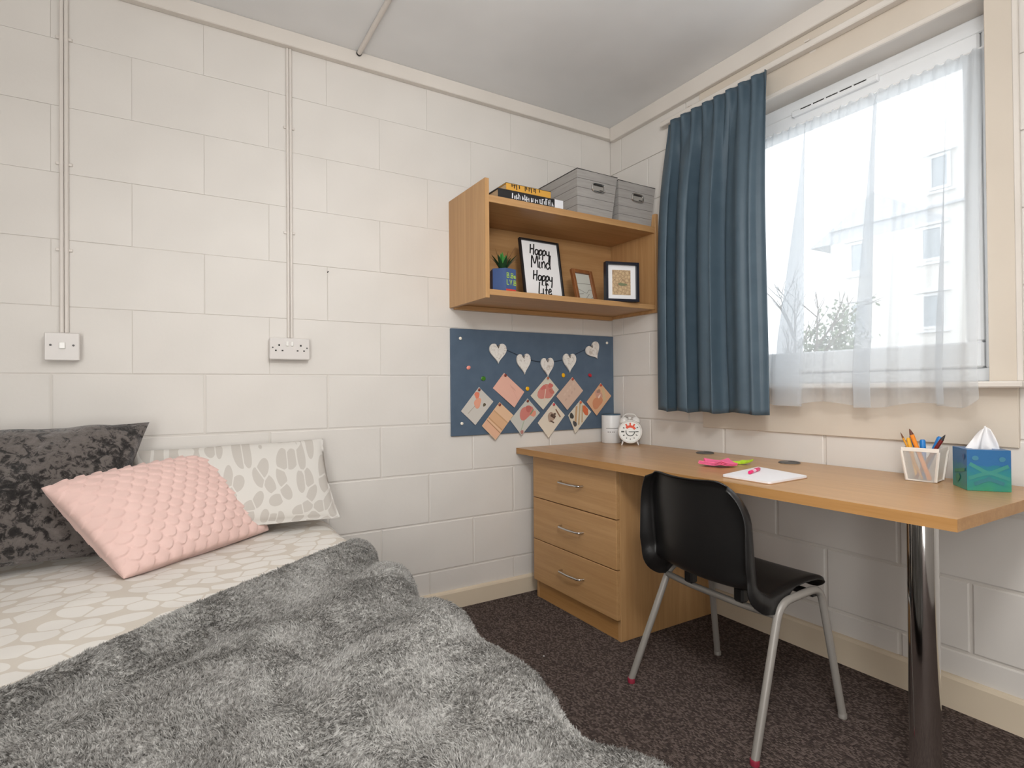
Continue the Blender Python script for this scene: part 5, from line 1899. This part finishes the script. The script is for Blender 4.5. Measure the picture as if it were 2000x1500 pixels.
# curtain rail fixed along the batten
rl = thing('curtain_rail', 'white curtain rail fixed along the wall above the window', 'rail', (-0.03, -1.2, 2.306))
mb = MB(); mb.box((-0.047, -2.3, 2.306), (-0.0115, -0.42, 2.330), 0.003); build('track', mb, M['trim'], rl)
for y in (-0.60, -1.17, -1.75):
    mb = MB(); mb.box((-0.0112, y - 0.012, 2.300), (-0.0108 + 0.0, y + 0.012, 2.345)); mb.box((-0.050, y - 0.010, 2.3305), (-0.0115, y + 0.010, 2.336), 0.001); build('bracket', mb, M['trim'], rl)

# net curtain: hangs from a wire across the sash, falls over the sill
nt = thing('net_curtain', 'sheer white net curtain hanging across the window', 'curtain', (0.02, -1.2, 0.96))
XT, XB = 0.070, -0.079
NTs, NZs = 420, 50
pos = []
folds = [(0.26, 0.026, 0.095), (0.60, 0.042, 0.056), (0.88, 0.012, 0.036)]   # centre, half-overlap at top, at bottom
rf = np.random.default_rng(4)
jit = rf.uniform(0, 6.28, 20)
for j in range(NZs):
    fz = j / (NZs - 1)
    z = 2.085 + (0.955 - 2.085) * fz
    xc = XT + (XB - XT) * min(fz / 0.90, 1.0) ** 1.1
    for i in range(NTs):
        t_ = i / (NTs - 1)
        y = -0.88 + (-1.672 + 0.88) * t_
        y += -0.026 * t_ * fz ** 1.5
        yy, dx = y, 0.0
        for c, ht, hb in folds:
            w_ = 0.030
            s_ = (t_ - c) / w_
            ov = ht * 0.5 + (hb - ht * 0.5) * min(1, fz * 1.3)
            if fz < 0.03:
                ov *= fz / 0.03
            if abs(s_) < 3:
                g = math.exp(-s_ * s_)
                yy += ov * 1.9 * s_ * g
                dx += 0.010 * math.exp(-(s_ / 1.2) ** 2) * math.sin(s_ * 1.6) * min(1, fz * 6 + 0.1)
        ph = 2 * PI * 8.0 * t_
        dx += 0.009 * math.sin(ph + jit[0] + 0.8 * math.sin(3 * t_ * 2)) * (0.5 + 0.8 * fz) + 0.004 * math.sin(2 * PI * 23 * t_ + jit[1]) * (1 - 0.7 * fz)
        zz = z + (0.010 * math.sin(2 * PI * 2.6 * t_ + 0.8) * fz ** 4) + (0.004 * math.sin(2 * PI * 23 * t_) if j == 0 else 0)
        if t_ > 0.93:
            zz += 0.035 * ((t_ - 0.93) / 0.07) ** 2 * fz ** 4
        pos.append(V(xc + dx, yy, zz))
mb = MB(); mb.grid(pos, NTs, NZs)
build('voile', mb, M['sheer'], nt, True, angle=180)
mb = MB(); mb.tube([V(0.074, -0.72, 2.088), V(0.074, -1.68, 2.086)], 0.003, 8); build('wire', mb, M['white_plastic'], nt, True)

# ---------------------------------------------------------------- outside
DX = 22.0
def facade_y(y18):
    return -2.3953 + (y18 + 2.3953) * (DX + 2.1173) / 20.1173
def facade_z(z18):
    return 1.0213 + (z18 - 1.0213) * (DX + 2.1173) / 20.1173
mb = MB(); mb.box((3.0, -40, -1.2), (60, 60, -1.0))
go = build('ground_outside', mb, flat('paving', (150, 150, 146), 0.9)); go['kind'] = 'structure'; go['label'] = 'pale paved ground outside the window'
render = flat('render', (240, 238, 234), 0.9)
slate = flat('slate', (206, 209, 213), 0.8)
ya, yb = facade_y(5.0) - 14, facade_y(8.75)
bld = thing('apartment_building', 'pale rendered apartment block with a gable seen through the net curtain', 'building', (DX + 4, (ya + yb) / 2, -1.0))
mb = MB(); mb.box((DX, ya, -1.0), (DX + 9, yb, 7.6)); build('wall', mb, render, bld)
yg = facade_y(7.314); zg = facade_z(7.5)
mb = MB()
yl, zl = facade_y(9.5), facade_z(6.05)
ylow = yg - (yl - yg)
mb.add([(DX - 0.02, yl, zl), (DX - 0.02, yg, zg), (DX - 0.02, ylow, zl), (DX + 9, yl, zl), (DX + 9, yg, zg), (DX + 9, ylow, zl)], [(0, 1, 2), (5, 4, 3), (0, 3, 4, 1), (1, 4, 5, 2), (0, 2, 5, 3)])
build('gable', mb, slate, bld)
mb = MB(); mb.box((DX + 0.05, ya, 7.6), (DX + 8.9, facade_y(6.1), 13.0)); build('upper_storey', mb, render, bld)
mb = MB(); mb.box((DX - 0.15, ya, 7.55), (DX + 9, yb, 7.65)); build('eaves', mb, slate, bld)
def bwin(y18a, y18b, z18a, z18b):
    y0, y1, z0, z1 = facade_y(min(y18a, y18b)), facade_y(max(y18a, y18b)), facade_z(z18a), facade_z(z18b)
    mb = MB()
    f_ = 0.1
    mb.box((DX - 0.05, y0 - f_, z0 - f_), (DX + 0.02, y0, z1 + f_)); mb.box((DX - 0.05, y1, z0 - f_), (DX + 0.02, y1 + f_, z1 + f_))
    mb.box((DX - 0.05, y0, z0 - f_), (DX + 0.02, y1, z0)); mb.box((DX - 0.05, y0, z1), (DX + 0.02, y1, z1 + f_))
    mb.box((DX - 0.12, y0 - 0.3, z1 + 0.14), (DX, y1 + 0.3, z1 + 0.22)); mb.box((DX - 0.12, y0 - 0.25, z0 - 0.24), (DX, y1 + 0.25, z0 - 0.16))
    w_ = build('window', mb, M['upvc'], bld)
    mb = MB(); mb.box((DX - 0.02, y0, z0), (DX + 0.01, y1, z1)); build('pane', mb, base_mat('far_pane', srgb(180, 188, 194), 0.3), w_)
for ys in ((5.865, 5.4), (8.018, 7.6), (3.4, 2.9)):
    for zs in ((2.846, 3.773), (4.95, 5.85)):
        bwin(ys[0], ys[1], *zs)
bwin(5.6, 5.2, 7.1, 8.0)

def tree(name, label, base, h, spread, seed, leafy):
    t = thing(name, label, 'tree', base, 0, 'trees outside the window')
    r = random.Random(seed)
    mb = MB()
    tips = []
    def grow(p, d, L, rad, lev):
        q1 = p + d * L * 0.5 + Vector((r.uniform(-1, 1), r.uniform(-1, 1), 0)) * L * 0.05
        q2 = p + d * L
        mb.tube([p, q1, q2], [rad, rad * 0.85, rad * 0.65], 6)
        tips.append(q2)
        if lev <= 0:
            return
        for k in range(3 if lev > 1 else 4):
            nd = (d + Vector((r.uniform(-1, 1), r.uniform(-1, 1), r.uniform(-0.1, 0.8))) * spread).normalized()
            grow(q2 if k else q1, nd, L * r.uniform(0.6, 0.8), rad * 0.55, lev - 1)
    grow(Vector(base), Vector((0, 0, 1)), h * 0.34, h * 0.018, 4)
    build('trunk', mb, flat('bark', (108, 98, 88), 0.9), t, True)
    if leafy:
        mb = MB()
        for q in tips[3:]:
            for k in range(10):
                c = q + Vector((r.gauss(0, 0.22), r.gauss(0, 0.22), r.gauss(0, 0.2)))
                u = Vector((r.uniform(-1, 1), r.uniform(-1, 1), r.uniform(-1, 1))).normalized() * 0.09
                w_ = Vector((r.uniform(-1, 1), r.uniform(-1, 1), r.uniform(-1, 1))).normalized() * 0.05
                mb.add([c - u, c + w_, c + u, c - w_], [(0, 1, 2, 3)])
        f_ = build('foliage', mb, flat('pale_leaf', (128, 140, 112), 0.8), t, recalc=False)
        f_['kind'] = 'stuff'
tree('bare_tree', 'bare thin-branched tree outside, seen through the net beside the blue curtain', (12.0, 6.4, -1.0), 5.6, 0.75, 3, False)
tree('leafy_tree', 'small leafy tree outside in front of the building corner', (14.0, 6.3, -1.0), 4.0, 0.55, 8, True)

# lint on the carpet
mb = MB(); mb.lathe([(0.0, 0.0), (0.003, 0.0005), (0.002, 0.003), (0.0, 0.0035)], (-0.905, -0.62, 0.0005), 8)
tag(build('paper_scrap', mb, M['paper']), 'tiny white speck of paper lying on the dark carpet', 'scrap')
